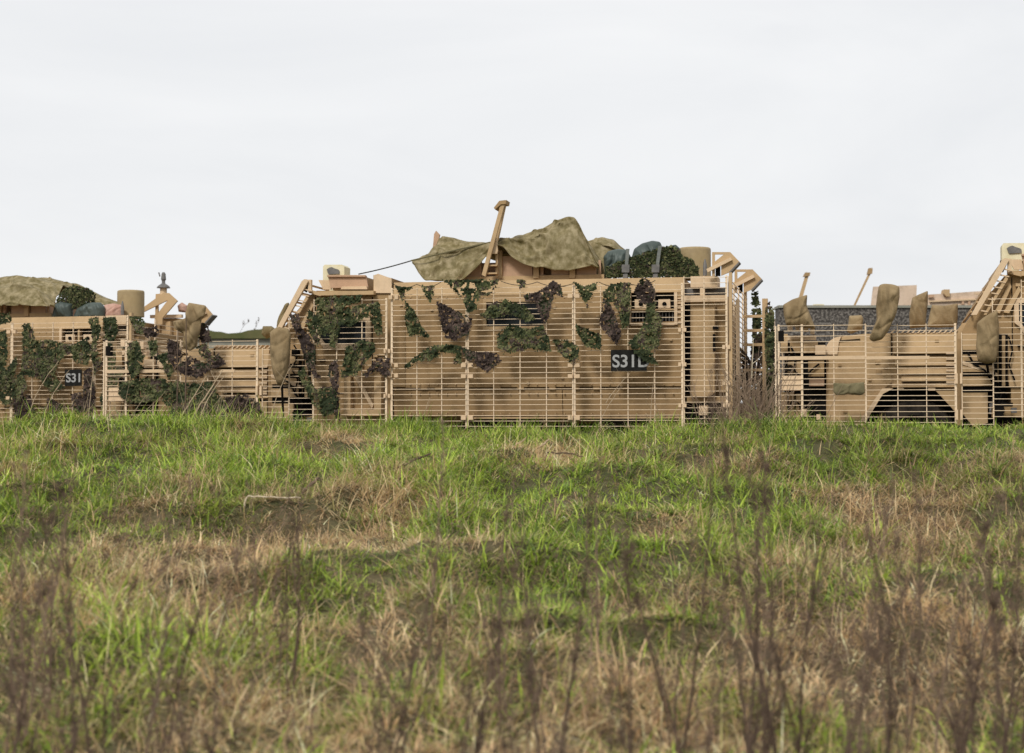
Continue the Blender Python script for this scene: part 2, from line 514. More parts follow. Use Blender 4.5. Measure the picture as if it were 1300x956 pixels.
# little clamps and bolts on the hull side
for (x, y) in ((507, 386), (520, 398), (546, 392), (578, 402), (702, 388), (712, 440), (757, 400), (735, 402), (850, 430), (560, 478), (668, 484), (712, 478), (800, 480)):
    q = MB(); M.box(q, x, x + 3.4, y, y + 2.6, H0 - .02, H0 + .02); q.build('stud', 'tan_paint', veh)
q = MB()
for x in np.arange(520, 866, 11.5):
    for y in (376.5, 487.5, 498.5, 524.5):
        if not (612 < x < 696 and y < 420) and not (796 < x < 862 and y < 415):
            M.box(q, x, x + 1.6, y, y + 1.5, H0 - .012, H0 + .05)
bo = q.build('bolt_heads', 'tan_paint', veh); bo['kind'] = 'stuff'
for x in (534, 552, 627, 657, 697, 727, 753, 790, 826):
    q = MB(); M.box(q, x, x + 8, 491.5, 494.5, H0 - .015, H0 + .04); q.build('latch', 'hull_paint_shaded', veh)
q = MB(); M.box(q, 592, 868, 529, 531.5, H0 + .03, H0 + .1); q.build('sill', 'tan_paint', veh)
# dark chassis
q = MB(); q.box(M.x(330, .8), M.x(920, .8), .75, 2.2, .0, .66); q.build('chassis', 'dark_metal_and_shade', veh)
q = MB(); q.box(RT.x(1052, .9), RT.x(1256, .9), 1.0, 2.2, -.05, 1.05); q.build('engine_bay', 'dark_metal_and_shade', veh)  # inner block, coloured near-black for the shade in the wheel arch
q = MB(); RT.box(q, 1022, 1049, 457, 499, .75, 2.3); q.build('nose_gap_shade', 'dark_metal_and_shade', veh)  # dark box put in as the shade between front rack and bonnet

# tail end
q = MB(); q.prism_y(M.xz([(876.5, 378), (902, 378), (907, 384), (907, 498), (902, 503), (876.5, 503)], .30), .30, .46); q.build('tail_column', 'tan_paint', veh)
q = MB(); M.box(q, 907.5, 922, 384, 498, .52, .60); q.build('tail_plate', 'hull_paint_shaded', veh)
q = MB(); M.box(q, 868.5, 922, 375, 383, .22, .30); q.build('tail_beam', 'pale_tan', veh)
q = MB(); M.box(q, 877, 911, 350.5, 364.5, .25, .70); q.build('tail_box', 'pale_tan', veh)
q = MB(); M.box(q, 889, 895, 364.5, 375, .26, .32); q.build('box_foot', 'pale_tan', veh)
q = MB(); M.box(q, 868, 922, 365, 374.5, .5, .6); q.build('tail_gap_shade', 'grey_metal', veh)  # grey band put in for the shade under the tail box
q = MB(); M.box(q, 868.5, 876, 383.5, 500, .55, .6); q.build('tail_gap_shade', 'dark_metal_and_shade', veh)  # dark strip standing for the shade in the gap beside the column
q = MB(); M.box(q, 872, 922, 504, 511, .40, .50); q.build('tail_step', 'hull_paint_shaded', veh)
q = MB(); M.box(q, 869, 923, 512, 545, .54, .60); q.build('tail_gap_shade', 'dark_metal_and_shade', veh)  # dark sheet standing for the shade below the tail step
q = MB(); M.box(q, 887, 898, 515, 527, .15, .30); q.build('tow_bracket', 'pale_tan', veh)
q = MB(); M.box(q, 905, 908, 424, 446, .26, .30); M.box(q, 905, 912, 414, 418, .24, .30); q.build('door_handle', 'dark_metal_and_shade', veh)
# tail wall with a door (faces +x)
xt = M.x(922, .6)
q = MB(); q.box(xh1 + .002, xt, .61, 2.5, .60, 2.40); q.build('tail_wall', 'hull_paint_shaded', veh)
q = MB(); q.box(xt + .002, xt + .05, 1.0, 2.05, .8, 2.2); dr = q.build('tail_door', 'tan_paint', veh)
q = MB(); q.box(xt + .052, xt + .075, 1.3, 1.75, 1.6, 1.95); q.build('door_window', 'glass', dr)
q = MB(); q.box(xt + .052, xt + .10, 1.10, 1.16, 1.25, 1.5); q.build('door_handle', 'dark_metal_and_shade', dr)
for yc in (.72, 2.3):
    q = MB(); q.box(xt + .002, xt + .06, yc, yc + .12, 1.05, 1.30); q.build('tail_lamp', 'grey_metal', veh)

# folding stowage brackets at the tail corners
def bracket(px, py, d):
    dx, dy = px - 903, py - 319
    sh = lambda pts: M.xz([(x + dx, y + dy) for x, y in pts], d)
    q = MB()
    q.prism_y(sh([(904, 320), (907.5, 320), (907.5, 350), (904, 350)]), d, d + .03)
    q.prism_y(sh([(907.5, 320), (927, 320), (919, 323), (907.5, 323)]), d, d + .03)
    q.prism_y(sh([(927, 320), (938.5, 332), (925, 346), (915.5, 350), (915.5, 334), (907.5, 337), (907.5, 332), (919, 323)]), d, d + .03)
    b = q.build('tail_bracket', 'tan_paint', veh)
    q = MB(); q.prism_y(sh([(897, 342), (928, 327), (930, 330.5), (899, 346)]), d - .05, d - .003); q.build('bracket_strut', 'pale_tan', b)
    q = MB(); q.prism_y(sh([(938.5, 332), (939.6, 333.4), (926, 348), (925, 346)]), d - .02, d + .2); q.build('bracket_lip', 'grey_metal', b)
    q = MB(); q.prism_y(sh([(908, 340), (914, 338), (914, 350), (908, 350)]), d + .04, d + .08); q.build('bracket_hinge', 'dark_metal_and_shade', b)
bracket(903, 319, .12)
bracket(931.5, 341, 2.75)

# radome, aerial
q = MB(); c = M.P(882, 330, 1.25); zr0, zr1 = M.z(882, 355, 1.25), M.z(882, 315, 1.25)
rr = (M.x(902.5, 1.25) - M.x(861.5, 1.25)) / 2
q.lathe_z([(rr * 1.0, zr0), (rr * 1.0, zr1 - .035), (rr * .985, zr1 - .012), (rr * .93, zr1), (rr * .3, zr1 + .004)], c.x, c.y, 40)
q.build('radome', 'khaki_paint', veh, smooth=True)
q = MB(); c = M.P(895, 340, .5); q.lathe_z([(.028, M.z(895, 350, .5)), (.028, M.z(895, 338, .5)), (.018, M.z(895, 333, .5)), (.006, M.z(895, 329, .5))], c.x, c.y, 10); q.build('aerial_base', 'grey_metal', veh, smooth=True)

# roof deck and turret plates
q = MB(); q.box(M.x(560, .6), M.x(765, .6), .75, 2.15, Zroof + .002, Zroof + .10); q.build('turret_ring', 'tan_paint', veh)
q = MB(); q.box(M.x(598, .8), M.x(752, .8), 1.0, 2.0, Zroof + .102, Zroof + .32); q.build('turret_tub', 'orange_tan', veh)
for (x0, x1, y0) in ((591, 611, 330), (637, 676, 325), (686, 690, 326), (700, 722, 335), (732, 757, 331), (760, 763, 330)):
    q = MB(); M.box(q, x0, x1, y0, 352, .78, .83); q.build('turret_plate', 'orange_tan', veh)
for (x0, x1, y0) in ((633, 637, 318), (677, 684, 326), (723, 730, 330)):
    q = MB(); M.box(q, x0, x1, y0, 353, .72, .78); q.build('turret_rib', 'tan_paint', veh)
# tall raised arm on the roof: two legs, cap and rungs
arm = MB(); arm.prism_y(M.xz([(611.5, 349), (616, 351), (640.5, 259), (636, 257)], .45), .45, .50)
arm = arm.build('roof_arm', 'tan_paint', veh)
q = MB(); q.prism_y(M.xz([(623.5, 322), (628.5, 322), (642.5, 258), (639, 257)], .60), .60, .65); q.build('arm_leg', 'tan_paint', arm)
q = MB(); q.prism_y(M.xz([(621, 318), (630, 302), (632, 318), (631, 322), (621, 322)], .52), .52, .58); q.build('arm_gusset', 'pale_tan', arm)
q = MB(); q.prism_y(M.xz([(627, 264), (634, 255), (643, 254), (642, 259), (636, 259.5), (628.5, 266)], .44), .43, .68); q.build('arm_cap', 'hull_paint_shaded', arm)
for y in (336, 346):
    q = MB(); M.box(q, 617, 631, y, y + 1.7, .50, .60); q.build('rung', 'tan_paint', arm)
q = MB(); M.box(q, 629, 632, 322, 352, .60, .65); q.build('arm_foot', 'tan_paint', arm)
q = MB(); q.prism_y(M.xz([(548.5, 325), (551, 297), (553.5, 293), (558, 298), (556, 308), (553.5, 325)], 1.85), 1.85, 1.90); q.build('roof_peg', 'orange_tan', veh)

# cab
q = MB()
q.prism_y(M.xz([(346, 500), (346, 440), (354, 424), (392, 376), (402, 369), (474, 369), (474, 349), (497, 353), (497, 541), (398, 541), (398, 500)], .36), .36, 2.6)
cab = q.build('cab', 'hull_paint_shaded', veh)
q = MB(); M.box(q, 406, 474, 369.5, 374.5, .22, .355); q.prism_y(M.xz([(392, 367.5), (407, 371), (407, 376), (392, 372)], .24), .24, .355); q.build('cab_gutter', 'tan_paint', cab)
q = MB(); q.prism_y(M.xz([(474.5, 349.5), (480, 347.5), (497, 353.5), (497, 372), (474.5, 372)], .33), .33, .355); q.build('cab_shoulder', 'pale_tan', cab)
q = MB(); q.prism_y(M.xz([(406, 407), (464, 407), (464, 437), (413, 437), (406, 428)], .35), .345, .357); cw = q.build('cab_window', 'glass', veh)
q = MB()
q.prism_y(M.xz([(401, 401), (470, 401), (470, 407), (401, 407)], .31), .31, .355)
q.prism_y(M.xz([(464, 407.2), (470, 407.2), (470, 436.8), (464, 436.8)], .31), .31, .355)
q.prism_y(M.xz([(401, 407.2), (406, 407.2), (406, 428), (413, 437), (409, 436.8), (401, 430)], .31), .31, .355)
q.prism_y(M.xz([(407, 437), (470, 437), (470, 442.5), (411, 442.5)], .31), .31, .355)
q.build('window_frame', 'pale_tan', cw)
for (x0, x1) in ((396, 416), (418, 440), (443, 484)):
    for k in range(3 if x0 < 440 else 2):
        pass
for k in range(4):
    q = MB(); q.prism_y(M.xz([(424 + k * 2, 386 + k * 4.4), (442 + k * 1, 383 + k * 4.4), (442 + k, 384.6 + k * 4.4), (424 + k * 2, 387.8 + k * 4.4)], .30), .29, .355); q.build('visor_slat', 'tan_paint', cab)
q = MB()
for a in ((472, 473, 377, 520), (399.5, 400.5, 377, 500), (400.5, 436, 499, 500.2), (476, 490, 452, 453)): M.box(q, *a, .352, .3595)
q.build('door_seam', 'dark_metal_and_shade', cab)
for (x, y) in ((474, 392), (474, 450), (403, 384), (478, 398), (406, 455), (409, 488), (456, 462)):
    q = MB(); M.box(q, x, x + 5, y, y + 3.4, .32, .3595); q.build('door_hinge', 'tan_paint', cab)
q = MB(); M.box(q, 404, 412, 456, 458.5, .30, .3595); q.build('door_handle', 'dark_metal_and_shade', cab)
# cab step box with a diagonal brace
q = MB()
for a in ((437, 445, 478, 520), (475, 484, 470, 520), (437, 484, 520, 528)): M.box(q, *a, .20, .34)
st = q.build('step_box', 'tan_paint', veh)
q = MB(); q.prism_y(M.xz([(448, 476), (452, 474), (474, 514), (472, 519)], .25), .25, .30); q.build('step_brace', 'pale_tan', st)
q = MB(); M.box(q, 445.2, 474.8, 470, 519.8, .33, .358); q.build('step_back', 'hull_paint_shaded', st)
q = MB(); M.box(q, 367, 397, 503, 524, .5, .6); q.build('under_cab_shade', 'dark_metal_and_shade', veh)  # dark sheet painted as the shade under the cab
q = MB(); M.box(q, 372, 391, 524, 528.5, .10, .22); M.box(q, 372, 381, 528.5, 541, .10, .22); q.build('hose_coupling', 'dark_metal_and_shade', veh)
q = MB(); M.box(q, 390, 396, 530, 536, .12, .2); q.build('data_plate', 'grey_metal', veh)
q = MB(); M.box(q, 378, 437, 528, 541, .38, .5); q.build('side_step', 'hull_paint_shaded', veh)
q = MB(); q.prism_y(RT.xz([(1268, 424), (1279.5, 424), (1279.5, 492), (1268, 492)], .35), .350, .359); q.build('door_gap_shade', 'dark_metal_and_shade', cab)  # thin dark sheet standing for the shade in the door gap
q = MB(); q.prism_y(RT.xz([(1272, 426), (1276, 426), (1276, 490), (1272, 490)], .33), .31, .349); q.build('door_bar', 'tan_paint', cab)
q = MB(); q.prism_y(RT.xz([(1281, 446), (1312, 446), (1312, 491), (1281, 491)], .33), .32, .357); q.build('cab_plate', 'tan_paint', cab)
q = MB(); q.prism_y(RT.xz([(1222, 458), (1266, 474), (1266, 478), (1222, 463)], .35), .30, .357); q.build('scuttle_rail', 'pale_tan', cab)
for pts in ([(371, 470), (378, 482), (374, 500), (384, 512), (380, 526)], [(373, 438), (378, 446), (376, 458), (370, 466)], [(392, 446), (396, 462), (392, 480), (398, 498)]):
    q = MB(); q.tube([M.P(a, b, .24) for a, b in pts], .012, 6); q.build('hose', 'dark_metal_and_shade', veh)
q = MB(); M.box(q, 370, 378, 444, 452, .18, .30); q.build('mirror_bracket', 'dark_metal_and_shade', veh)
# roof hatch and sight
q = MB(); q.prism_y(M.xz([(416, 350), (464.5, 350), (467.5, 365), (420, 365.5)], .5), .5, .55); q.prism_y(M.xz([(416, 349.4), (464.5, 349.4), (464.5, 351.5), (416, 351.5)], .49), .46, .498)
ht = q.build('roof_hatch', 'orange_tan', veh)
q = MB(); q.prism_y(M.xz([(435, 364), (466, 363.5), (467, 367.5), (433, 367.5)], .47), .44, .495); q.build('hatch_lip', 'pale_tan', ht)
q = MB(); q.box(M.x(422, .56), M.x(464, .56), .56, 1.2, M.z(440, 368, .56), M.z(440, 352, .56)); q.build('hatch_well', 'tan_paint', ht)
q = MB(); q.prism_y(M.xz([(404, 355.5), (418, 355.5), (420, 367.5), (410, 367.5)], .55), .56, .60); q.build('hatch_flap', 'pale_tan', ht)
q = MB(); q.prism_y(M.xz([(410, 357), (410, 338.5), (412, 336), (434, 336), (437, 338.5), (437, 357)], .95), .95, 1.25); q.prism_y(M.xz([(418, 374), (418, 357.2), (430, 357.2), (430, 374)], 1.0), 1.0, 1.15)
sg = q.build('sight_box', 'cream_paint', veh)
q = MB(); q.prism_y(M.xz([(415, 342), (418, 340), (421, 339), (424, 340.5), (427, 341.5), (430, 342.5), (431, 344), (431, 347.5), (418, 348.5), (416.5, 347)], .94), .93, .948); q.build('sight_glass', 'grey_metal', sg)
# windscreen guard: slanted ladder beside the pillar and bars across the front
q = MB(); q.prism_y(M.xz([(349, 421), (355, 421), (391, 357), (389, 354.5), (386, 354.5), (383, 357)], .16), .16, .22)
wg = q.build('windscreen_guard', 'pale_tan', veh)
q = MB(); q.prism_y(M.xz([(391, 355), (395, 355), (395, 370), (391, 371)], .2), .2, .26); q.build('guard_post', 'pale_tan', wg)
q = MB(); q.prism_y(M.xz([(364, 421), (367, 421), (391, 379), (389, 375)], .2), .2, .25); q.build('guard_beam', 'tan_paint', wg)
for k in range(8):
    t = k / 7.0
    xa, ya = 356 + (384 - 356) * t, 414 + (366 - 414) * t
    q = MB(); q.prism_y(M.xz([(xa, ya), (xa + 12, ya + 2.5), (xa + 12, ya + 4), (xa, ya + 1.5)], .19), .19, .21); q.build('rung', 'pale_tan', wg)
for k in range(6):
    t = k / 5.0
    p = M.P(352 + (386 - 352) * t, 417 + (360 - 417) * t, .24)
    q = MB(); q.box(p.x - .012, p.x + .012, .24, 2.7, p.z - .012, p.z + .012); q.build('guard_bar', 'tan_paint', wg)
q = MB(); q.prism_y(M.xz([(385, 357), (391, 356), (392, 362), (388, 371), (384, 368)], .26), .26, .32); q.build('guard_hinge', 'dark_metal_and_shade', wg)
for (dx, l) in ((0, 1.0), (10, .9)):
    q = MB(); q.prism_y(M.xz([(379 + dx, 418), (385 + dx, 419), (398 + dx, 388 + dx * .4), (396 + dx, 383 + dx * .4)], .30), .29, .356); q.build('pillar_plate', 'tan_paint', cab)

# bonnet and nose (measured on the right-hand vehicle)
q = MB()
q.prism_y(RT.xz([(1049, 538), (1049, 452), (1049, 445), (1053, 436), (1060, 430), (1072, 426.5), (1096, 424), (1135, 423), (1247, 421), (1247, 497), (1190, 492), (1131, 492), (1121, 497), (1098, 538)], .46), .46, 2.5)
bn = q.build('bonnet', 'tan_paint', veh)
q = MB(); q.prism_y(RT.xz([(1046.5, 450), (1048, 441), (1053, 433), (1060, 428.5), (1068, 427), (1065, 434), (1063, 450)], .43), .43, .50); q.build('nose_highlight', 'pale_tan', bn)  # pale piece shaped and coloured as the highlight on the rounded nose
for (x0, x1, y0, y1) in ((1134, 1214, 424, 449), (1136, 1212, 452, 464), (1140, 1212, 466, 474.5), (1144, 1212, 476.5, 484), (1132, 1214, 486, 491.5)):
    q = MB(); a0 = RT.P((x0 + x1) / 2, y0, .44); a1 = RT.P((x0 + x1) / 2, y1, .44)
    q.prism_x([(.385, a1.z), (.438, a0.z), (.459, a0.z), (.459, a1.z)], RT.x(x0, .44), RT.x(x1, .44)); q.build('bonnet_slat', 'tan_paint', bn)
for k in range(6):
    q = MB(); RT.box(q, 1201, 1213, 447 + k * 7.4, 449.5 + k * 7.4, .38, .424); q.build('bonnet_hinge', 'pale_tan', bn)
for k in range(13):
    x0 = 1130 + k * 6.7
    q = MB(); q.prism_y(RT.xz([(x0, 423), (x0 + 4.6, 418.6), (x0 + 6, 418.6), (x0 + 2.6, 423)], .46), .44, .56); q.build('bonnet_tooth', 'pale_tan', bn)
for (x0, y0) in ((1145, 431), (1146, 440), (1187, 431), (1187, 440), (1178, 444)):
    q = MB(); RT.box(q, x0, x0 + 5, y0, y0 + 3.4, .405, .424); q.build('catch', 'hull_paint_shaded', bn)
for (x0, x1, y0, y1) in ((1140, 1147, 488, 494), (1178, 1187, 488, 496)):
    q = MB(); RT.box(q, x0, x1, y0, y1, .40, .424); q.build('bonnet_lug', 'pale_tan', bn)
q = MB(); q.prism_y(RT.xz([(1052, 456), (1128, 456), (1132, 485), (1118, 497), (1098, 534), (1052, 534)], .42), .42, .458); q.build('nose_plate', 'tan_paint', bn)
q = MB(); q.prism_y(RT.xz([(1100, 534), (1121, 500), (1134, 493), (1120, 493), (1092, 534)], .36), .34, .415); q.build('arch_flange', 'pale_tan', bn)
q = MB(); q.prism_y(RT.xz([(1188, 496), (1214, 496), (1214, 524)], .36), .36, .42); q.prism_y(RT.xz([(1221, 498), (1254, 498), (1254, 537), (1236, 542), (1221, 524)], .36), .36, .42); q.build('rear_flange', 'tan_paint', veh)
q = MB(); RT.box(q, 1214.2, 1220.8, 430, 540, .40, .46); q.build('scuttle_post', 'hull_paint_shaded', veh)
q = MB(); q.prism_y(RT.xz([(1216, 418), (1222, 410), (1240, 409), (1246, 420), (1246, 430), (1216, 430)], .42), .42, .9); q.build('scuttle', 'tan_paint', veh)
for (y0, y1) in ((424, 444), (450, 458), (464, 472), (478, 490)):
    q = MB(); RT.box(q, 1222, 1262, y0, y1, .31, .350); q.build('scuttle_plate', 'tan_paint', veh)
q = MB(); RT.box(q, 1222, 1266, 440, 498, .3505, .3590); q.build('scuttle_gap_shade', 'dark_metal_and_shade', veh)  # dark sheet painted as the shade between the scuttle plates
for (x0, x1, y0, y1) in ((1136, 1211, 450.2, 451.4), (1146, 1211, 484.6, 485.6)):
    q = MB(); RT.box(q, x0, x1, y0, y1, .4400, .4590); q.build('bonnet_gap_shade', 'dark_metal_and_shade', bn)  # dark strips painted as the shadow gaps between the slats
for (x0, x1, y0, y1) in ((1111, 1117, 459, 462), (1112, 1119, 470, 474), (1122, 1131, 466, 468), (1064, 1068, 462, 465), (1102, 1106, 480, 484), (1070, 1075, 520, 524)):
    q = MB(); RT.box(q, x0, x1, y0, y1, .40, .4190); q.build('nose_fitting', 'hull_paint_shaded', bn)
q = MB(); q.prism_y(RT.xz([(1054, 433), (1092, 430), (1092, 431), (1054, 434)], .44), .440, .459); q.prism_y(RT.xz([(1131, 424), (1132.2, 424), (1132.2, 451), (1131, 451)], .44), .442, .459); q.build('bonnet_seam', 'dark_metal_and_shade', bn)
# front rack ahead of the bonnet
fr = MB(); RT.box(fr, 1000, 1048, 500, 540, .6, 2.4); fr.build('bumper', 'grey_metal', veh)
q = MB(); RT.box(q, 990, 1062, 537, 541, .06, .30); q.build('bumper_rail', 'tan_paint', veh)
for (x0, x1, y0, y1, m) in ((991, 1000, 424, 448, 'tan_paint'), (1003, 1016, 430, 448, 'hull_paint_shaded'), (1020, 1038, 433, 448, 'tan_paint'), (992, 1036, 426, 432, 'pale_tan'), (1000, 1018, 459, 475, 'tan_paint'), (1026, 1046, 458, 478, 'hull_paint_shaded'), (1027, 1046, 480, 490, 'orange_tan'), (991, 999, 498, 536, 'tan_paint'), (1001, 1008, 498, 530, 'hull_paint_shaded'), (1010, 1016, 500, 533, 'tan_paint')):
    q = MB(); RT.box(q, x0, x1, y0, y1, .32, .42); q.build('rack_plate', m, veh)
q = MB(); RT.box(q, 996, 1048, 434, 536, .50, .56); q.build('rack_gap_shade', 'dark_metal_and_shade', veh)  # dark sheet added as the shade in the gaps of the rack
for pts in ([(1004, 440), (1010, 452), (1008, 470), (1020, 482), (1030, 470), (1040, 462)], [(1024, 500), (1030, 512), (1042, 506), (1046, 520), (1040, 532)], [(1001, 520), (1006, 508), (1014, 512), (1020, 530)], [(1228, 446), (1236, 462), (1250, 470), (1262, 488), (1266, 504)], [(1256, 512), (1262, 505), (1272, 508), (1274, 522), (1268, 534)]):
    q = MB(); q.tube([RT.P(a, b, .28) for a, b in pts], .014, 6); q.build('hose', 'dark_metal_and_shade', veh)
q = MB(); RT.box(q, 992, 1018, 477, 495.5, .02, .20); q.build('headlamp_guard', 'pale_tan', veh)
q = MB(); c = RT.P(1003, 468, .3); q.lathe_y([(.05, .24), (.055, .30), (.055, .36), (0.0, .25)], c.x, c.z, 16); q.build('headlamp', 'grey_metal', veh)
for (x0, x1, y0, y1) in ((1016, 1024, 519, 528), (1036, 1041, 526, 533), (1035, 1048, 438, 450), (1000, 1006, 411, 420), (1010, 1015, 412, 420), (1020, 1026, 413, 421), (1029, 1034, 414, 424)):
    q = MB(); RT.box(q, x0, x1, y0, y1, .26, .36); q.build('rack_fitting', 'pale_tan', veh)
q = MB(); RT.box(q, 988, 995, 420, 433, .0, .09); q.build('marker_lamp', 'dark_metal_and_shade', veh)
# wheels
def wheel(cx, y0, y1):
    s = 1 if y0 < 1.4 else -1
    yo, yi = (y0, y1) if s == 1 else (y1, y0)
    q = MB(); r = .60; cz = GZ + r
    q.lathe_y([(.36, yo + s * .05), (.40, yo), (.56, yo + s * .01), (r, yo + s * .06), (r, yi - s * .06), (.56, yi - s * .01), (.36, yi)], cx, cz, 32)
    for k in range(28):
        th = 2 * math.pi * k / 28
        c_, s_ = math.cos(th), math.sin(th)
        for rr_ in (r,):
            p = [(cx + c_ * rr_ - s_ * e, yo + s * .05, cz + s_ * rr_ + c_ * e) for e in (-.03, .03)] + [(cx + c_ * rr_ - s_ * e, yi - s * .05, cz + s_ * rr_ + c_ * e) for e in (.03, -.03)]
            p2 = [(cx + (x - cx) * 1.03, y, cz + (z - cz) * 1.03) for x, y, z in p]
            q.add(p + p2, [(4, 5, 6, 7), (0, 1, 5, 4), (1, 2, 6, 5), (2, 3, 7, 6), (3, 0, 4, 7)])
    w = q.build('wheel', 'rubber', veh)
    q = MB(); q.lathe_y([(.0, yo + s * .04), (.12, yo + s * .03), (.13, yo + s * .09), (.30, yo + s * .10), (.37, yo + s * .04), (.37, yi)], cx, cz, 24); q.build('rim', 'rubber', w)
wheel_x = [RT.x(1160, .4), M.x(640, .5), M.x(800, .5)]
for cx in wheel_x:
    wheel(cx, .55, .95); wheel(cx, 2.0, 2.4)

# bar armour ------------------------------------------------------
BAR_CACHE = {}
def bar_mesh(length, h, t, along):
    key = (round(length, 3), h, t, along)
    if key not in BAR_CACHE:
        q = MB()
        if along == 'x': q.box(0, length, 0, t, -h / 2, h / 2)
        else: q.box(0, t, 0, length, -h / 2, h / 2)
        me = bpy.data.meshes.new('bar'); me.from_pydata(q.v, [], q.f); me.materials.append(MATS['bar_paint_lit']); BAR_CACHE[key] = me
    return BAR_CACHE[key]
NB = 0
def cage(xs, zs, y=0.0, joints=(), bar_h=.0072, heavy=()):
    """one panel along x: posts at xs, bars at zs"""
    global NB
    p = link('bar_armour_panel', None, veh); p.empty_display_size = .1
    for i, x in enumerate(xs):
        wd = .014 if i in joints else .005
        q = MB(); q.box(x - wd, x + wd, y + .009, y + .03, zs[0] - .02, zs[-1] + .02); q.build('post', 'bar_paint_lit', p)
    L = xs[-1] - xs[0]
    for z in zs:
        o = link('bar', bar_mesh(L, bar_h, .008, 'x'), p)
        o.location = (xs[0], y + random.uniform(-.003, .003), z + random.uniform(-.004, .004))
        o.rotation_euler = (0, random.uniform(-.0022, .0022), 0)
        NB += 1
    return p
def clamp(p, px, pys, fr_=M, w=7.5, h=5, d=-.03):
    for py in pys:
        q = MB(); fr_.box(q, px - w, px - 1.5, py, py + h, d, .035); fr_.box(q, px + 1.5, px + w, py, py + h, d, .035); q.build('clamp', 'pale_tan', p)
Z = lambda py: M.z(690, py, 0)
zs_side = [Z(y) for y in np.linspace(541, 364, 27)]
X = lambda *a: [M.x(v) for v in a]
p = cage(X(497, 529, 560.5, 592), zs_side, joints=(0, 3)); clamp(p, 499, (461, 474, 375), w=6)
p = cage(X(593.5, 626.5, 660, 693.5, 727.5), zs_side, joints=(0, 4)); clamp(p, 592.7, (461, 475, 528))
p = cage(X(729, 762.5, 797, 831, 866), zs_side, joints=(0, 4)); clamp(p, 728.3, (461, 475, 528, 373)); clamp(p, 866, (416, 460, 512), w=5)
zs_cab = [M.z(440, y, 0) for y in np.linspace(540, 381, 24)]
p = cage(X(398, 427, 459, 490), zs_cab, joints=(3,)); clamp(p, 491, (443, 500), w=4)
p = cage(X(366.5, 397), [M.z(380, y, 0) for y in np.linspace(540, 402, 21)])
zs_tail = [M.z(895, y, 0) for y in np.linspace(538, 352, 28)]
p = cage(X(868.5, 894, 922.5), zs_tail, joints=(2,)); clamp(p, 922, (438, 484, 512), w=5)
for k in range(27):
    pass
# tail cage: bars running across the vehicle's end
xr = M.x(924, .02)
p = link('bar_armour_panel', None, veh); p.empty_display_size = .1
for yy in (.12, 1.0, 1.9, 2.72):
    q = MB(); q.box(xr, xr + .02, yy - .012, yy + .012, zs_tail[0] - .03, zs_tail[-1] + .02); q.build('post', 'bar_paint_lit', p)
q = MB(); q.box(xr + .021, xr + .06, .0, .10, zs_tail[0] - .03, zs_tail[-1] + .06); q.build('corner_post', 'tan_paint', p)
q = MB(); q.box(xr + .021, xr + .06, 2.80, 2.95, zs_tail[0] - .03, zs_tail[-1] + .06); q.build('corner_post', 'tan_paint', p)
for z in zs_tail[2:-1]:
    o = link('bar', bar_mesh(2.85, .0095, .009, 'y'), p); o.location = (xr + .061, .03, z)
q = MB(); a0 = M.x(934.5, .55); q.box(a0, a0 + .05, .5, .58, M.z(934, 476, .5), M.z(934, 380, .5)); q.build('tail_rail', 'pale_tan', p)
# front panels (from the right-hand vehicle)
XR = lambda *a: [RT.x(v) for v in a]
zs_f = [RT.z(1060, y, 0) for y in np.linspace(535, 413, 19)]
p = cage(XR(988.5, 1018, 1058.5, 1098.5), zs_f, joints=(0, 1))
q = MB(); RT.box(q, 989, 1098, 452, 456.5, -.006, .045); q.build('mid_rail', 'pale_tan', p)
q = MB(); RT.box(q, 989, 1098, 538, 541, -.004, .04); q.build('bottom_rail', 'pale_tan', p)
p = cage(XR(1099.5, 1139.5, 1176, 1213), [RT.z(1150, y, 0) for y in np.linspace(536, 413, 19)], joints=(3,)); clamp(p, 1217, (474, 520), RT, w=4.5, h=13)
q = MB(); RT.box(q, 1099.5, 1180, 452, 456, -.004, .03); q.build('mid_rail', 'pale_tan', p)
p = cage(XR(1221, 1261), [RT.z(1240, y, 0) for y in np.linspace(539, 424, 17)], joints=())
# across the nose
xf = RT.x(988.5) - .03
p = link('bar_armour_panel', None, veh); p.empty_display_size = .1
for yy in (.03, .9, 1.9, 2.85):
    q = MB(); q.box(xf - .02, xf, yy - .01, yy + .01, zs_f[0], zs_f[-1]); q.build('post', 'bar_paint_lit', p)
for z in zs_f:
    o = link('bar', bar_mesh(2.85, .0095, .009, 'y'), p); o.location = (xf - .03, .02, z)
# far side, seen only through the gaps
p = cage(X(497, 592.5, 728, 866), zs_side[::2], y=2.95)

# ---- three vehicles
veh.location = M.loc; veh.rotation_euler = (0, 0, -M.yaw)
base_children = list(veh.children)
veh_r = copy_tree(veh); veh_r.location = RT.loc
veh_l = copy_tree(veh); veh_l.location = LT.loc; veh_l.rotation_euler = (0, 0, -LT.yaw)
GRP = 'tan armoured vehicles parked in a row'
tag(veh, 'central sand-coloured bar-armoured vehicle with black number board, shown whole from the side', 'armoured vehicle', GRP)
tag(veh_r, 'sand-coloured bar-armoured vehicle cut off at the right edge, bonnet and front wheel showing', 'armoured vehicle', GRP)
tag(veh_l, 'sand-coloured bar-armoured vehicle cut off at the left edge, only its tail showing', 'armoured vehicle', GRP)
# the left vehicle's near tail bracket is folded away; the tall aerial stands there instead
brs = [c for c in veh_l.children if c.name.startswith('tail_bracket')]
near_b = min(brs, key=lambda c: min(v.co.y for v in c.data.vertices))
for ch in list(near_b.children): bpy.data.objects.remove(ch)
bpy.data.objects.remove(near_b)
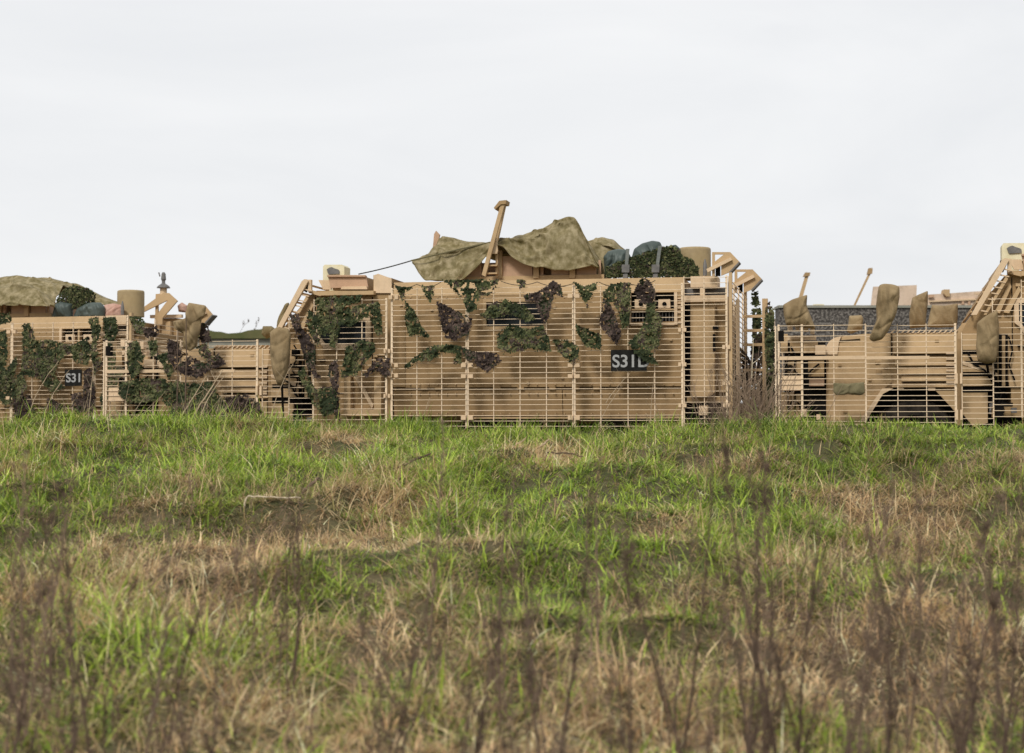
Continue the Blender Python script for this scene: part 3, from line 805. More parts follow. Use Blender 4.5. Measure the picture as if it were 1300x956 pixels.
# roof arm, peg of the left and right vehicles are folded down
for v in (veh_l, veh_r):
    for c in list(v.children):
        if c.name.split('.')[0] in ('roof_arm', 'roof_peg'):
            for ch in list(c.children): bpy.data.objects.remove(ch)
            bpy.data.objects.remove(c)

def fitted(frame, root):
    def f(name, m, fn):
        q = MB(); fn(q); return q.build(name, m, root)
    return f
LF = fitted(LT, veh_l)
d_ = 2.1
LF('tail_bracket', 'tan_paint', lambda q: (q.prism_y(LT.xz([(207, 372), (214, 372), (225, 382), (212, 397), (206, 404), (206, 412), (200, 412), (200, 398), (213, 381), (176, 399), (174, 396)], d_), d_, d_ + .04), q.prism_y(LT.xz([(196, 373), (207, 372), (207, 375), (199, 376), (199, 412), (195, 412)], d_), d_ + .05, d_ + .09)))
a_ = LF('aerial', 'grey_metal', lambda q: (q.lathe_z([(.12, LT.z(205, 365, d_)), (.10, LT.z(205, 362.5, d_)), (.03, LT.z(205, 359, d_)), (.03, LT.z(205, 356, d_)), (.045, LT.z(205, 354, d_)), (.035, LT.z(205, 347, d_)), (.02, LT.z(205, 345, d_))], LT.P(204.5, 360, d_).x, d_ + .1, 14)))
q = MB(); q.lathe_z([(.06, LT.z(204, 375, d_)), (.06, LT.z(204, 364.8, d_)), (.0, LT.z(204, 364.8, d_))], LT.P(204.5, 360, d_).x, d_ + .1, 12); q.build('aerial_pedestal', 'pale_tan', a_)
q = MB(); q.tube([LT.P(203, 351, d_ + .1), LT.P(201.5, 346, d_ + .1)], .012, 5); q.build('aerial_tip', 'grey_metal', a_)

LF('tail_rack', 'hull_paint_shaded', lambda q: LT.box(q, 196, 224, 404, 428, 2.3, 2.9))
LF('tail_rack_rail', 'pale_tan', lambda q: LT.box(q, 190, 230, 399.5, 403.5, 2.25, 2.32))
LF('tail_rack_plate', 'tan_paint', lambda q: LT.box(q, 205, 216, 408, 430, 2.2, 2.29))
# number boards
def board(frame, root, px0, px1, py0, py1, text, label, size):
    q = MB(); frame.box(q, px0, px1, py0, py1, -.016, -.007)
    b = q.build('number_board', 'plate_black', root); b['label'] = label
    cu = bpy.data.curves.new('lettering', 'FONT'); cu.body = text; cu.size = size; cu.extrude = .001
    cu.offset = .004
    tmp = bpy.data.objects.new('tmp', cu); COL.objects.link(tmp)
    bpy.context.view_layer.update()
    me = bpy.data.meshes.new_from_object(tmp.evaluated_get(bpy.context.evaluated_depsgraph_get()))
    bpy.data.objects.remove(tmp)
    me.name = 'lettering'; me.materials.clear(); me.materials.append(MATS['plate_text'])
    o = link('lettering', me, b)
    o.rotation_euler = (R(90), 0, 0)
    return b, o
b, o = board(M, veh, 775.5, 821, 444, 471, 'S31D', 'black number board with pale grey lettering S31D', .235)
p = M.P(777, 466, -.019); o.location = p
b, o = board(LT, veh_l, 82.5, 104, 469, 490, 'S31', 'black number board with pale grey lettering', .20)
p = LT.P(83.5, 485, -.019); o.location = p

# ------------------------------------------------------------------ generic soft things
def resample(poly, n):
    pts = [Vector((a, b)) for a, b in poly]
    seg = [(pts[(i + 1) % len(pts)] - pts[i]).length for i in range(len(pts))]
    tot = sum(seg); out = []; i = 0; acc = 0
    for k in range(n):
        t = tot * k / n
        while acc + seg[i] < t: acc += seg[i]; i += 1
        out.append(pts[i].lerp(pts[(i + 1) % len(pts)], (t - acc) / max(seg[i], 1e-9)))
    return out
def smooth_loop(pts, it=1):
    for _ in range(it):
        pts = [(pts[i - 1] + pts[i] * 2 + pts[(i + 1) % len(pts)]) / 4 for i in range(len(pts))]
    return pts
def pillow(name, m, frame, poly, d, thick, label, cat, group=None, wr=.02, n=110, rings=22, parent=None, flat=False, seed=0):
    """a stuffed or hung bag with this outline, front and back bulging, with folds"""
    pts = smooth_loop(resample([(v.x, v.z) for v in (frame.P(a, b, d) for a, b in poly)], n), 2)
    cx = sum(p.x for p in pts) / n; cz = sum(p.y for p in pts) / n
    vs, fs = [], []
    rnd = np.random.default_rng(seed + 5)
    ph = rnd.random(6) * 6.28
    for side in (-1, 1):
        for k in range(rings):
            f = 1 - k / (rings - 1) * 0.97
            for j, p in enumerate(pts):
                x = cx + (p.x - cx) * f; z = cz + (p.y - cz) * f
                h = thick * (1 - f ** 3.0) ** .6
                u_ = x + .35 * (z - cz) * math.sin(ph[4]) ; w_ = z + .25 * (x - cx)
                n1 = float(vnoise(u_ * 11 + seed * 3.7, w_ * 3.2, 4)) - .5; n2 = float(vnoise(u_ * 24 + seed, w_ * 8 + u_ * 9, 5)) - .5; n3 = 1 - abs(float(vnoise(u_ * 9 - w_ * 7, w_ * 5 + seed, 6)) - .5) * 4
                h += 1.6 * wr * (1 - f ** 8) * (n1 * 3.2 + n2 * 2.0 - max(n3, 0) * .9)
                vs.append((x, side * max(h, .004), z))
    nn = n
    for s in range(2):
        o = s * rings * nn
        for k in range(rings - 1):
            for j in range(nn):
                a, b_ = o + k * nn + j, o + k * nn + (j + 1) % nn
                c, e = o + (k + 1) * nn + (j + 1) % nn, o + (k + 1) * nn + j
                fs.append((a, b_, c, e) if s == 0 else (a, e, c, b_))
        last = [o + (rings - 1) * nn + j for j in range(nn)]
        fs.append(tuple(last))
    for j in range(nn):
        fs.append((j, rings * nn + j, rings * nn + (j + 1) % nn, (j + 1) % nn))
    mb = MB(); mb.add(vs, fs)
    o = mb.build(name, m, parent, smooth=True)
    base = frame.P(0, 0, 1)
    if parent is None:
        o.location = frame.toworld((0, d, 0)); o.rotation_euler = (0, 0, -frame.yaw)
        tag(o, label, cat, group)
    else:
        o.location = (0, d, 0)
    return o

def inside(poly, x, z):
    c = False; n = len(poly); j = n - 1
    for i in range(n):
        xi, zi = poly[i]; xj, zj = poly[j]
        if (zi > z) != (zj > z) and x < (xj - xi) * (z - zi) / (zj - zi) + xi: c = not c
        j = i
    return c
TONES = {'g': ['net_green_a', 'net_green_b', 'net_green_c', 'net_brown_b'], 'b': ['net_brown_a', 'net_brown_b', 'net_brown_c', 'net_green_a']}
def leafset(mb, rnd, x, y, z, s, tone_w, up=0.35):
    """one cut scrap of scrim: a bent pair of lobes"""
    a = rnd.uniform(0, 6.28); tilt = rnd.uniform(-1.0, 1.0)
    e1 = Vector((math.cos(a), math.sin(tilt) * .6, math.sin(a))); e1.normalize()
    nrm = Vector((rnd.uniform(-.7, .7), -1, rnd.uniform(-.5, .8))); e2 = nrm.cross(e1); e2.normalize(); n2 = e1.cross(e2)
    c = Vector((x, y, z)); w = s * rnd.uniform(.5, .9)
    pts = [c - e1 * s * .5, c - e2 * w * .5 + n2 * s * rnd.uniform(-.35, .35), c + e1 * s * .5 + n2 * s * rnd.uniform(-.2, .2), c + e2 * w * .5 + n2 * s * rnd.uniform(-.35, .35)]
    mi = rnd.choices((0, 1, 2, 3), tone_w)[0]
    mb.add(pts, [(0, 1, 2), (0, 2, 3)], mi)
NETN = 0
def net(frame, poly, tone, label, d=-.03, dens=1.0, size=.024, thick=.05, group='camouflage net scraps tied to the bar armour', name='camouflage_net'):
    """crumpled scrim sheet with cut edges and holes, covered in small loose flaps"""
    global NETN
    NETN += 1
    rnd = random.Random(100 + NETN)
    P_ = [(v.x, v.z) for v in (frame.P(a, b, d) for a, b in poly)]
    xs = [p[0] for p in P_]; zs = [p[1] for p in P_]
    c = .0135; nx_ = int((max(xs) - min(xs) + .06) / c) + 2; nz_ = int((max(zs) - min(zs) + .06) / c) + 2
    gx_ = min(xs) - .03 + c * np.arange(nx_ + 1); gz_ = min(zs) - .03 + c * np.arange(nz_ + 1)
    XX, ZZ = np.meshgrid(gx_, gz_); o_ = NETN * 7.3
    cr = (vnoise(XX * 6 + o_, ZZ * 4 + XX * 2, 4) - .5) * 1.0 + (vnoise(XX * 15 + o_, ZZ * 12 - XX * 5, 5) - .5) * .9 + (vnoise(XX * 34, ZZ * 34 + o_, 6) - .5) * .8
    YY = cr * thick - thick * .35
    jx = (vnoise(XX * 60 + o_, ZZ * 60, 1) - .5) * c * 1.3; jz = (vnoise(XX * 60, ZZ * 60 + o_, 2) - .5) * c * 1.3
    hole = vnoise(XX * 34 + o_, ZZ * 34, 3); patch = vnoise(XX * 9, ZZ * 9 + o_, 8)
    V3 = np.stack([XX + jx, YY, ZZ + jz], 2).reshape(-1, 3).tolist()
    mb = MB(); mb.v = [tuple(v) for v in V3]
    thr = .82 if dens >= 1 else .74
    for a in range(nz_):
        for b in range(nx_):
            x, z = gx_[b] + c / 2, gz_[a] + c / 2
            if hole[a, b] > thr or not inside(P_, x + rnd.gauss(0, .004), z + rnd.gauss(0, .004)): continue
            t = patch[a, b] + rnd.gauss(0, .12)
            mb.f.append((a * (nx_ + 1) + b, a * (nx_ + 1) + b + 1, (a + 1) * (nx_ + 1) + b + 1, (a + 1) * (nx_ + 1) + b))
            mb.mi.append(0 if t < .42 else 1 if t < .62 else 2 if t < .80 else 3)
    nf = len(mb.f); tw = [4, 4, 2, .6]
    for k in range(int(nf * .13 * dens)):
        a, b = divmod(rnd.choice(mb.f[:nf])[0], nx_ + 1)
        leafset(mb, rnd, gx_[b] + rnd.gauss(0, .012), YY[a, b] - rnd.uniform(.0, .03), gz_[a] - rnd.uniform(0, .02), size * rnd.uniform(.5, 1.3), tw)
    o = mb.build(name, TONES[tone])
    o.location = frame.toworld((0, d, 0)); o.rotation_euler = (0, 0, -frame.yaw)
    tag(o, label, 'camouflage net', group)
    return o

def rope(name, pts, r, m, label, cat='rope', group=None, sag=0.0):
    out = []
    for i in range(len(pts) - 1):
        for k in range(8):
            t = k / 8; p = Vector(pts[i]).lerp(Vector(pts[i + 1]), t); p.z -= sag * 4 * t * (1 - t); out.append(p)
    out.append(Vector(pts[-1]))
    mb = MB(); mb.tube(out, r, 5)
    return tag(mb.build(name, m), label, cat, group)

# ------------------------------------------------------------------ camouflage nets
NM = [
 ([(501, 363), (527, 365), (514, 372), (511, 384), (507, 374)], 'g', 'small green net scrap at the upper left end of the central hull panel'),
 ([(533, 359), (539, 364), (552, 362), (551, 372), (546, 385), (540, 374)], 'g', 'small green net scrap hanging second from the left along the roof edge'),
 ([(560, 355), (635, 355), (627, 372), (608, 380), (605, 393), (595, 397), (587, 379), (572, 364)], 'g', 'large holey triangular green net hanging from the roof edge left of the raised arm'),
 ([(515, 382), (523, 390), (528, 397), (535, 414), (549, 430), (540, 428), (528, 424), (520, 428), (516, 415)], 'g', 'narrow green net triangle left of the brown triangle on the central hull'),
 ([(553, 381), (575, 392), (600, 404), (596, 424), (580, 432), (566, 430), (558, 405)], 'b', 'brown net triangle to the left of the hull window'),
 ([(512, 466), (525, 454), (545, 440), (565, 437), (586, 439), (586, 462), (576, 461), (580, 449), (562, 447), (546, 460), (530, 458), (519, 468)], 'g', 'green net garland arching low across the left of the central hull'),
 ([(583, 439), (600, 446), (632, 448), (637, 460), (625, 468), (619, 474), (605, 463), (592, 456)], 'b', 'brown net scrap hanging below and left of the hull window'),
 ([(607, 400), (616, 396), (622, 386), (640, 380), (658, 385), (668, 388), (680, 405), (672, 409), (650, 399), (630, 403), (618, 405)], 'g', 'green net bunched over the hull window'),
 ([(664, 376), (690, 367), (702, 356), (712, 362), (715, 377), (704, 374), (701, 388), (698, 402), (692, 412), (684, 398), (680, 384), (668, 383)], 'b', 'brown net scrap at the upper right corner of the hull window'),
 ([(655, 355), (669, 355), (667, 364), (660, 367)], 'g', 'tiny green net tuft on the roof edge above the hull window'),
 ([(630, 424), (648, 412), (672, 418), (690, 413), (697, 430), (700, 446), (670, 443), (648, 449), (632, 442)], 'g', 'green net hanging below the hull window'),
 ([(702, 431), (720, 432), (736, 440), (735, 456), (723, 461), (714, 452), (708, 444)], 'g', 'green net knot halfway up the hull right of the window'),
 ([(728, 357), (742, 363), (758, 358), (757, 367), (749, 380), (746, 391), (738, 376)], 'g', 'green net scrap hanging by a point from the roof edge right of the tarpaulin peak'),
 ([(730, 411), (745, 417), (764, 425), (763, 443), (744, 441), (736, 428)], 'g', 'green net triangle above and left of the number board'),
 ([(766, 371), (775, 361), (785, 359), (801, 359), (801, 395), (798, 414), (790, 417), (785, 395), (778, 384), (768, 382)], 'g', 'broad green net hanging from the roof edge left of the stowage recess'),
 ([(766, 378), (776, 386), (782, 403), (790, 424), (783, 438), (772, 427), (760, 411), (764, 394)], 'b', 'brown net scrap directly above the number board'),
 ([(805, 370), (812, 356), (821, 352), (830, 363), (834, 378), (824, 388), (812, 384)], 'b', 'brown net tuft on the roof edge over the stowage recess'),
 ([(821, 383), (832, 382), (832, 395), (840, 400), (840, 420), (837, 437), (828, 452), (836, 463), (820, 460), (806, 448), (797, 435), (808, 425), (815, 415), (820, 400)], 'g', 'long green net tail trailing from the stowage recess onto the number board'),
 ([(401, 380), (425, 375), (462, 375), (458, 384), (440, 388), (433, 400), (431, 420), (426, 441), (419, 441), (419, 426), (408, 426), (399, 410), (403, 393)], 'g', 'green net over the top left corner of the cab window'),
 ([(431, 396), (450, 388), (482, 383), (485, 400), (486, 425), (478, 426), (472, 408), (462, 403), (446, 415), (430, 412)], 'g', 'green net draped over the top right corner of the cab window'),
 ([(367, 400), (380, 398), (385, 418), (397, 430), (401, 448), (400, 468), (408, 481), (400, 480), (390, 466), (383, 442), (375, 420)], 'b', 'dark brown net trailing down the cab front beside the windscreen guard'),
 ([(440, 440), (460, 432), (477, 435), (478, 446), (464, 460), (453, 476), (434, 481), (433, 466), (438, 455)], 'g', 'green net hanging under the right half of the cab window'),
 ([(459, 476), (470, 466), (480, 455), (496, 455), (496, 476), (488, 479), (478, 470), (466, 479)], 'b', 'brown net tied to the post between cab and hull'),
 ([(418, 460), (428, 457), (431, 470), (430, 500), (433, 535), (426, 530), (421, 490), (417, 475)], 'b', 'thin dark brown net strip hanging down the middle of the cab side'),
 ([(377, 472), (387, 464), (394, 483), (402, 494), (424, 489), (430, 505), (426, 524), (412, 530), (398, 512), (385, 490)], 'g', 'green net low on the cab left of the step box'),
 ([(223, 468), (240, 452), (262, 462), (278, 448), (288, 462), (270, 470), (252, 480), (234, 476)], 'b', 'brown net festoon across the front of the central vehicle below its hanging sandbag'),
 ([(203, 488), (222, 483), (246, 487), (270, 484), (282, 508), (292, 522), (262, 522), (225, 527), (206, 510)], 'g', 'dark green net low in front of the bonnet of the central vehicle'),
 ([(251, 409), (264, 411), (269, 434), (256, 436), (250, 426)], 'b', 'dark brown net bunched behind the hanging sandbag on the front of the central vehicle'),
 ([(250, 440), (262, 436), (270, 452), (278, 458), (262, 458), (254, 450)], 'g', 'small green net scrap on the bonnet edge of the central vehicle'),
]
for poly, tone, label in NM: net(M, poly, tone, label, d=-.045 if 'number board' in label else -.03, dens=.62 if 'holey' in label else 1.0)
xf_ = M
NL = [
 ([(29, 412), (40, 410), (46, 432), (64, 431), (86, 437), (91, 446), (80, 456), (66, 470), (56, 484), (42, 478), (27, 476), (30, 440)], 'g', 'large green net hanging on the side of the left vehicle by its recess'),
 ([(88, 440), (112, 428), (116, 450), (112, 464), (96, 461)], 'g', 'green net hanging just above the number board of the left vehicle'),
 ([(-8, 425), (8, 418), (11, 448), (8, 470), (22, 452), (24, 466), (12, 494), (-8, 497)], 'g', 'green net cut by the left edge of the picture'),
 ([(-8, 398), (13, 397), (15, 408), (-8, 416)], 'g', 'small green net under the roof edge at the left edge of the picture'),
 ([(90, 500), (104, 498), (110, 522), (95, 528)], 'b', 'dark net scrap below the number board of the left vehicle'),
 ([(18, 506), (38, 500), (46, 528), (20, 532)], 'b', 'dark net bundle low on the left vehicle near the picture edge'),
 ([(61, 504), (80, 514), (78, 530), (62, 532)], 'b', 'dark net scrap low on the left vehicle between two others'),
 ([(131, 404), (148, 402), (151, 420), (143, 440), (151, 455), (158, 436), (164, 440), (166, 462), (153, 482), (141, 502), (131, 524), (127, 505), (139, 480), (137, 450), (133, 430)], 'g', 'long green net straggling down the tail of the left vehicle beside its corner post'),
 ([(162, 401), (178, 402), (186, 410), (184, 426), (173, 422)], 'g', 'green net draped under the radome of the left vehicle'),
]
NL += [
 ([(112, 404), (126, 402), (130, 418), (124, 440), (130, 462), (120, 478), (116, 452), (118, 428)], 'g', 'ragged green net over the corner post of the left vehicle'),
 ([(2, 470), (20, 478), (30, 470), (36, 492), (26, 512), (6, 516), (-4, 500)], 'g', 'green net low on the left vehicle near the picture edge'),
 ([(44, 436), (60, 440), (76, 456), (70, 476), (82, 492), (66, 500), (54, 486), (48, 462)], 'g', 'green net trailing down left of the number board of the left vehicle'),
 ([(108, 470), (116, 466), (122, 496), (118, 530), (108, 528), (106, 498)], 'b', 'dark brown net strip right of the number board of the left vehicle'),
]
for poly, tone, label in NL: net(LT, poly, tone, label, d=-.02)
NF = [
 ([(181, 417), (200, 414), (203, 427), (186, 429)], 'b', 'brown net scrap on the tail cage of the left vehicle under the aerial'),
 ([(187, 434), (200, 430), (203, 450), (193, 452)], 'g', 'small dark green net on the nose cage of the central vehicle'),
 ([(199, 452), (214, 446), (221, 470), (214, 482), (206, 462)], 'g', 'narrow dark green net on the nose cage left of the hanging sandbag'),
 ([(151, 486), (180, 480), (211, 481), (213, 497), (192, 511), (165, 512), (150, 500)], 'g', 'dark green net swag along the foot of the nose cage of the central vehicle'),
]
NF += [
 ([(163, 436), (176, 432), (184, 452), (178, 474), (168, 482), (162, 462)], 'g', 'green net hanging on the left end of the nose cage of the central vehicle'),
 ([(214, 430), (226, 434), (232, 452), (222, 470), (214, 456)], 'b', 'dark brown net left of the crumpled sandbag post'),
 ([(286, 505), (312, 500), (330, 512), (338, 534), (310, 538), (288, 532)], 'b', 'dark net bundle over the front wheel of the central vehicle'),
 ([(218, 508), (240, 515), (262, 512), (270, 534), (240, 540), (216, 534)], 'b', 'dark brown net low behind the leaning pale stalks'),
 ([(392, 392), (402, 400), (410, 420), (404, 440), (396, 428), (388, 408)], 'g', 'green net strand between the windscreen guard and the cab window'),
]
for poly, tone, label in NF: net(M, poly, tone, label, d=-.04)
net(M, [(972, 386), (978, 382), (983, 395), (984, 428), (981, 455), (983, 480), (979, 536), (970, 538), (973, 470), (970, 430)], 'g', 'tall dark green net column hanging behind the tail of the central vehicle', d=2.42)
net(M, [(954, 372), (962, 370), (967, 395), (968, 432), (958, 470), (955, 430)], 'g', 'thin green net strip on the far tail corner of the central vehicle', d=2.9)
net(M, [(928, 452), (940, 440), (957, 462), (962, 500), (960, 545), (930, 545), (926, 500)], 'b', 'dark brown net hung low across the tail cage of the central vehicle', d=2.6)
net(M, [(953, 440), (962, 425), (974, 422), (976, 480), (975, 545), (952, 545)], 'b', 'dark brown net filling the gap behind the tail rails of the central vehicle', d=2.75)
net(M, [(972, 430), (986, 425), (989, 470), (990, 545), (976, 545)], 'b', 'dark net strip between the tall net column and the right-hand nose', d=3.1)
q = MB(); a0 = M.P(971, 379, 2.45); q.box(a0.x - .04, a0.x + .04, 2.45, 2.53, GZ, a0.z); nt_post = q.build('net_post', 'tan_paint', veh)
for y in (400, 418, 436, 468):
    q = MB(); a1 = M.P(960, y, 2.5); q.box(xr + .03, a0.x - .041, 2.45, 2.50, a1.z - .04, a1.z); q.build('post_arm', 'tan_paint', veh)

# ------------------------------------------------------------------ sandbags hung on mirrors and racks
SB = 'hessian bags pulled over mirrors and lamps'
pillow('hessian_bag', 'hessian', M, [(343, 421), (352, 415), (366, 417), (369, 425), (368, 450), (365, 470), (360, 488), (353, 490), (346, 472), (343, 450)], -.16, .10, 'long hessian sandbag hanging over the mirror in front of the central cab', 'sandbag', SB, seed=1, wr=.010)
pillow('hessian_bag', 'hessian', M, [(219, 408), (236, 404), (239, 384), (262, 388), (260, 401), (256, 404), (254, 422), (250, 430), (250, 440), (241, 446), (232, 440), (234, 424), (222, 418)], -.12, .09, 'crumpled hessian sandbag on the front corner of the central vehicle', 'sandbag', SB, seed=2, wr=.022)
pillow('hessian_bag', 'hessian', RT, [(994, 387), (1006, 380), (1025, 374), (1024, 388), (1030, 403), (1036, 418), (1016, 416), (998, 413), (995, 400)], .1, .11, 'squat hessian sandbag on the front left corner of the right-hand vehicle', 'sandbag', SB, seed=3, wr=.012)
pillow('hessian_bag', 'hessian', RT, [(1078, 401), (1094, 400), (1096, 404), (1095, 418), (1080, 424), (1075, 421), (1077, 410)], 2.3, .09, 'small hessian sandbag standing behind the nose of the right-hand bonnet', 'sandbag', SB, seed=4, wr=.008)
pillow('hessian_bag', 'hessian', RT, [(1116, 362), (1122, 360), (1134, 361), (1142, 364), (1142, 378), (1138, 398), (1128, 420), (1120, 431), (1108, 434), (1103, 430), (1108, 418), (1113, 406), (1112, 388), (1114, 372)], -.14, .11, 'tall twisted hessian sandbag in front of the right-hand bonnet, the biggest there', 'sandbag', SB, seed=5, wr=.014)
pillow('hessian_bag', 'hessian', RT, [(1158, 378), (1166, 374), (1178, 369), (1178, 385), (1176, 400), (1175, 415), (1155, 417), (1154, 400)], 2.2, .10, 'upright hessian sandbag with pointed top behind the right-hand bonnet', 'sandbag', SB, seed=6, wr=.012)
pillow('hessian_bag', 'hessian', RT, [(1183, 387), (1200, 388), (1216, 385), (1216, 400), (1215, 415), (1192, 416), (1177, 415), (1180, 400)], 1.9, .10, 'square hessian sandbag behind the right-hand bonnet next to the pointed one', 'sandbag', SB, seed=7, wr=.010)
pillow('hessian_bag', 'hessian', RT, [(1240, 410), (1250, 402), (1266, 393), (1268, 410), (1268, 440), (1264, 460), (1252, 462), (1241, 458), (1239, 440), (1240, 425)], -.16, .11, 'hessian sandbag over the mirror beside the right-hand windscreen', 'sandbag', SB, seed=8, wr=.010)
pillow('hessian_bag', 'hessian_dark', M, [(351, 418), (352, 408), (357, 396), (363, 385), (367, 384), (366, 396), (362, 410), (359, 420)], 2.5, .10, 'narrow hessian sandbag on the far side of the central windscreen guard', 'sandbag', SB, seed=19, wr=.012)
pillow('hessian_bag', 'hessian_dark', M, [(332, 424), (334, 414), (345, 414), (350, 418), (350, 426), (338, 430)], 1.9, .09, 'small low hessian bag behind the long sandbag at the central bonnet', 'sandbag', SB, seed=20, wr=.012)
pillow('cloth_pouch', 'pouch_cloth', RT, [(1058, 486), (1077, 487), (1097, 485), (1098, 499), (1092, 502), (1077, 500), (1062, 502), (1058, 498)], -.03, .03, 'flat olive cloth pouch tied to the bars of the right-hand nose', 'pouch', seed=9, wr=.006)
for fr_, px, py0, py1, root in ((M, 357, 488, 545, veh), (RT, 1252, 461, 478, veh_r)):
    q = MB(); q.tube([fr_.P(px, py0 - 30, -.14), fr_.P(px + 1, py0 + 2, -.10), fr_.P(px + 3, py1 - 3, .10), fr_.P(px + 8, py1, .38)], .018, 6); q.build('mirror_arm', 'dark_metal_and_shade', root)

# ------------------------------------------------------------------ tarpaulins
def tarp(frame, rows, label, n=150, m=80, wr=.014, seed=3):
    """rows: list of (depth, [(px, py), ...]) control curves, front edge first"""
    cur = []
    for d, pts in rows:
        w = [frame.P(a, b, d) for a, b in pts]
        ts = np.array([p[0] for p in pts], float); ts = (ts - ts[0]) / (ts[-1] - ts[0])
        tt = np.linspace(0, 1, n)
        cur.append(np.stack([np.interp(tt, ts, [v[k] for v in w]) for k in range(3)], 1))
    cur = np.array(cur)
    vv = np.linspace(0, len(rows) - 1, m); out = np.zeros((m, n, 3))
    for i, v in enumerate(vv):
        a = min(int(v), len(rows) - 2); t = v - a; s = t * t * (3 - 2 * t) * .45 + t * .55
        out[i] = cur[a] * (1 - s) + cur[a + 1] * s
        out[i, :, 2] -= .05 * math.sin(math.pi * t) * (1 if a else .5)
    k = np.array([1, 2, 1]) / 4
    for _ in range(2):
        out[:, 1:-1] = (out[:, :-2] + 2 * out[:, 1:-1] + out[:, 2:]) / 4
    U, Vv = out[:, :, 0] + 20, np.linspace(0, len(rows) * .6, m)[:, None] + 0 * out[:, :, 0]
    w1 = (vnoise(U * 2.2 + seed, Vv * 2.6 + U * 1.5, 5) - .5) * 1.2 + (vnoise(U * 5 + seed, Vv * 7 - U * 3, 6) - .5) * .8
    rid = 1 - np.abs(vnoise(U * 3.3 + Vv * 2.1 + seed, Vv * 2.2 - U * 1.4, 7) - .5) * 9
    w1 = w1 * .8 + np.clip(rid, 0, 1) * 1.1 + (vnoise(U * 14 + seed, Vv * 14, 4) - .5) * .35
    big = np.sin(6.28 * (U * .9 + Vv * .9 + .4 * vnoise(U * 1.5, Vv * 1.5, 9))) * np.clip(Vv / .5, .15, 1)
    out[:, :, 1] -= w1 * wr * 3.6 + big * wr * 2.4
    out[:, :, 2] -= big * wr * .8
    out[:, :, 2] += w1 * wr * 1.6
    mb = MB()
    mb.add(out.reshape(-1, 3).tolist(), [(i * n + j, i * n + j + 1, (i + 1) * n + j + 1, (i + 1) * n + j) for i in range(m - 1) for j in range(n - 1)])
    o = mb.build('tarpaulin', 'camo_cloth', None, smooth=True)
    md = o.modifiers.new('thickness', 'SOLIDIFY'); md.thickness = .006
    o.location = frame.loc; o.rotation_euler = (0, 0, -frame.yaw)
    return tag(o, label, 'tarpaulin', 'camouflage tarpaulins over the roof gear')
tarp(M, [
 (.55, [(524, 332), (533, 349), (540, 358), (575, 358), (590, 352), (606, 338), (620, 323), (632, 311), (640, 314), (650, 326), (664, 334), (684, 340), (705, 343), (722, 342), (732, 340), (745, 337), (760, 338)]),
 (.72, [(524, 331), (545, 325.5), (570, 320), (600, 313), (620, 308.5), (645, 303), (664, 304), (684, 300), (700, 292), (712, 284), (722, 280), (731, 279), (738, 293), (748, 316), (760, 337)]),
 (1.05, [(527, 331), (545, 326), (570, 321), (600, 315), (620, 309), (645, 302), (664, 298), (681, 293), (700, 283), (712, 277.5), (722, 275), (731, 275.5), (737, 287), (746, 306), (762, 333)]),
 (1.75, [(553, 322), (560, 298), (575, 301), (590, 305), (605, 307.5), (630, 309), (660, 302), (700, 291), (722, 284), (740, 300), (770, 330)]),
 (2.2, [(553, 330), (560, 318), (590, 320), (605, 322), (630, 330), (660, 332), (700, 332), (722, 332), (740, 335), (770, 345)]),
], 'olive camouflage tarpaulin pitched over the turret of the central vehicle')
tarp(M, [
 (1.2, [(738, 352), (752, 353), (768, 352), (780, 352), (797, 352)]),
 (1.35, [(742, 318), (752, 312), (764, 310), (778, 314), (797, 322)]),
 (1.6, [(742, 307), (752, 303), (764, 302), (778, 306), (797, 318)]),
 (2.1, [(742, 330), (752, 330), (764, 330), (778, 332), (797, 335)]),
], 'smaller fold of camouflage sheet between the turret cover and the green kit bags', n=30, m=24, seed=9)
tarp(LT, [
 (.45, [(-60, 388), (-20, 389), (0, 388), (30, 388), (55, 389), (70, 389)]),
 (.65, [(-60, 372), (-20, 366), (0, 366), (22, 362), (45, 368), (68, 384)]),
 (1.2, [(-60, 355), (-20, 353), (0, 352.5), (22, 350), (40, 352), (80, 362)]),
 (1.9, [(-60, 356), (-20, 354), (0, 354), (25, 352), (62, 353), (95, 360)]),
 (2.3, [(-60, 375), (-20, 375), (0, 375), (25, 375), (62, 372), (95, 375)]),
], 'khaki camouflage sheet covering the roof of the left vehicle', seed=21, wr=.012)
tarp(LT, [
 (1.5, [(84, 372), (100, 380), (120, 385), (140, 388), (156, 388)]),
 (1.75, [(84, 362), (100, 366), (120, 374), (140, 381), (157, 386)]),
 (2.1, [(84, 359), (100, 362), (120, 371), (140, 379), (157, 385)]),
], 'narrow tail of camouflage sheet stretched towards the radome of the left vehicle', n=30, m=16, seed=31, wr=.01)
rope('guy_rope', [M.toworld(M.P(522, 331, .62)), M.toworld(M.P(455, 348, .6))], .009, 'rope', 'dark guy rope stretched from the tarpaulin corner to the cab roof', sag=.01)
rope('edge_cord', [M.toworld(M.P(522, 331, .56)), M.toworld(M.P(560, 322, .66)), M.toworld(M.P(600, 312.5, .68)), M.toworld(M.P(647, 302.5, .68))], .012, 'pouch_cloth', 'rolled cord along the upper edge of the central tarpaulin')
for i, (a_, b_, lb) in enumerate((((498, 360), (560, 358), 'thin net cord along the roof edge at the left of the hull'), ((636, 357), (728, 360), 'thin net cord along the roof edge above the hull window'), ((760, 358), (832, 356), 'thin net cord along the roof edge below the kit bags'))):
    rope('net_cord', [M.toworld(M.P(*a_, .0)), M.toworld(M.P((a_[0] + b_[0]) / 2, a_[1] + 1, -.01)), M.toworld(M.P(*b_, .0))], .005, 'rope', lb, 'cord', 'net cords along the roof edge', sag=.05)

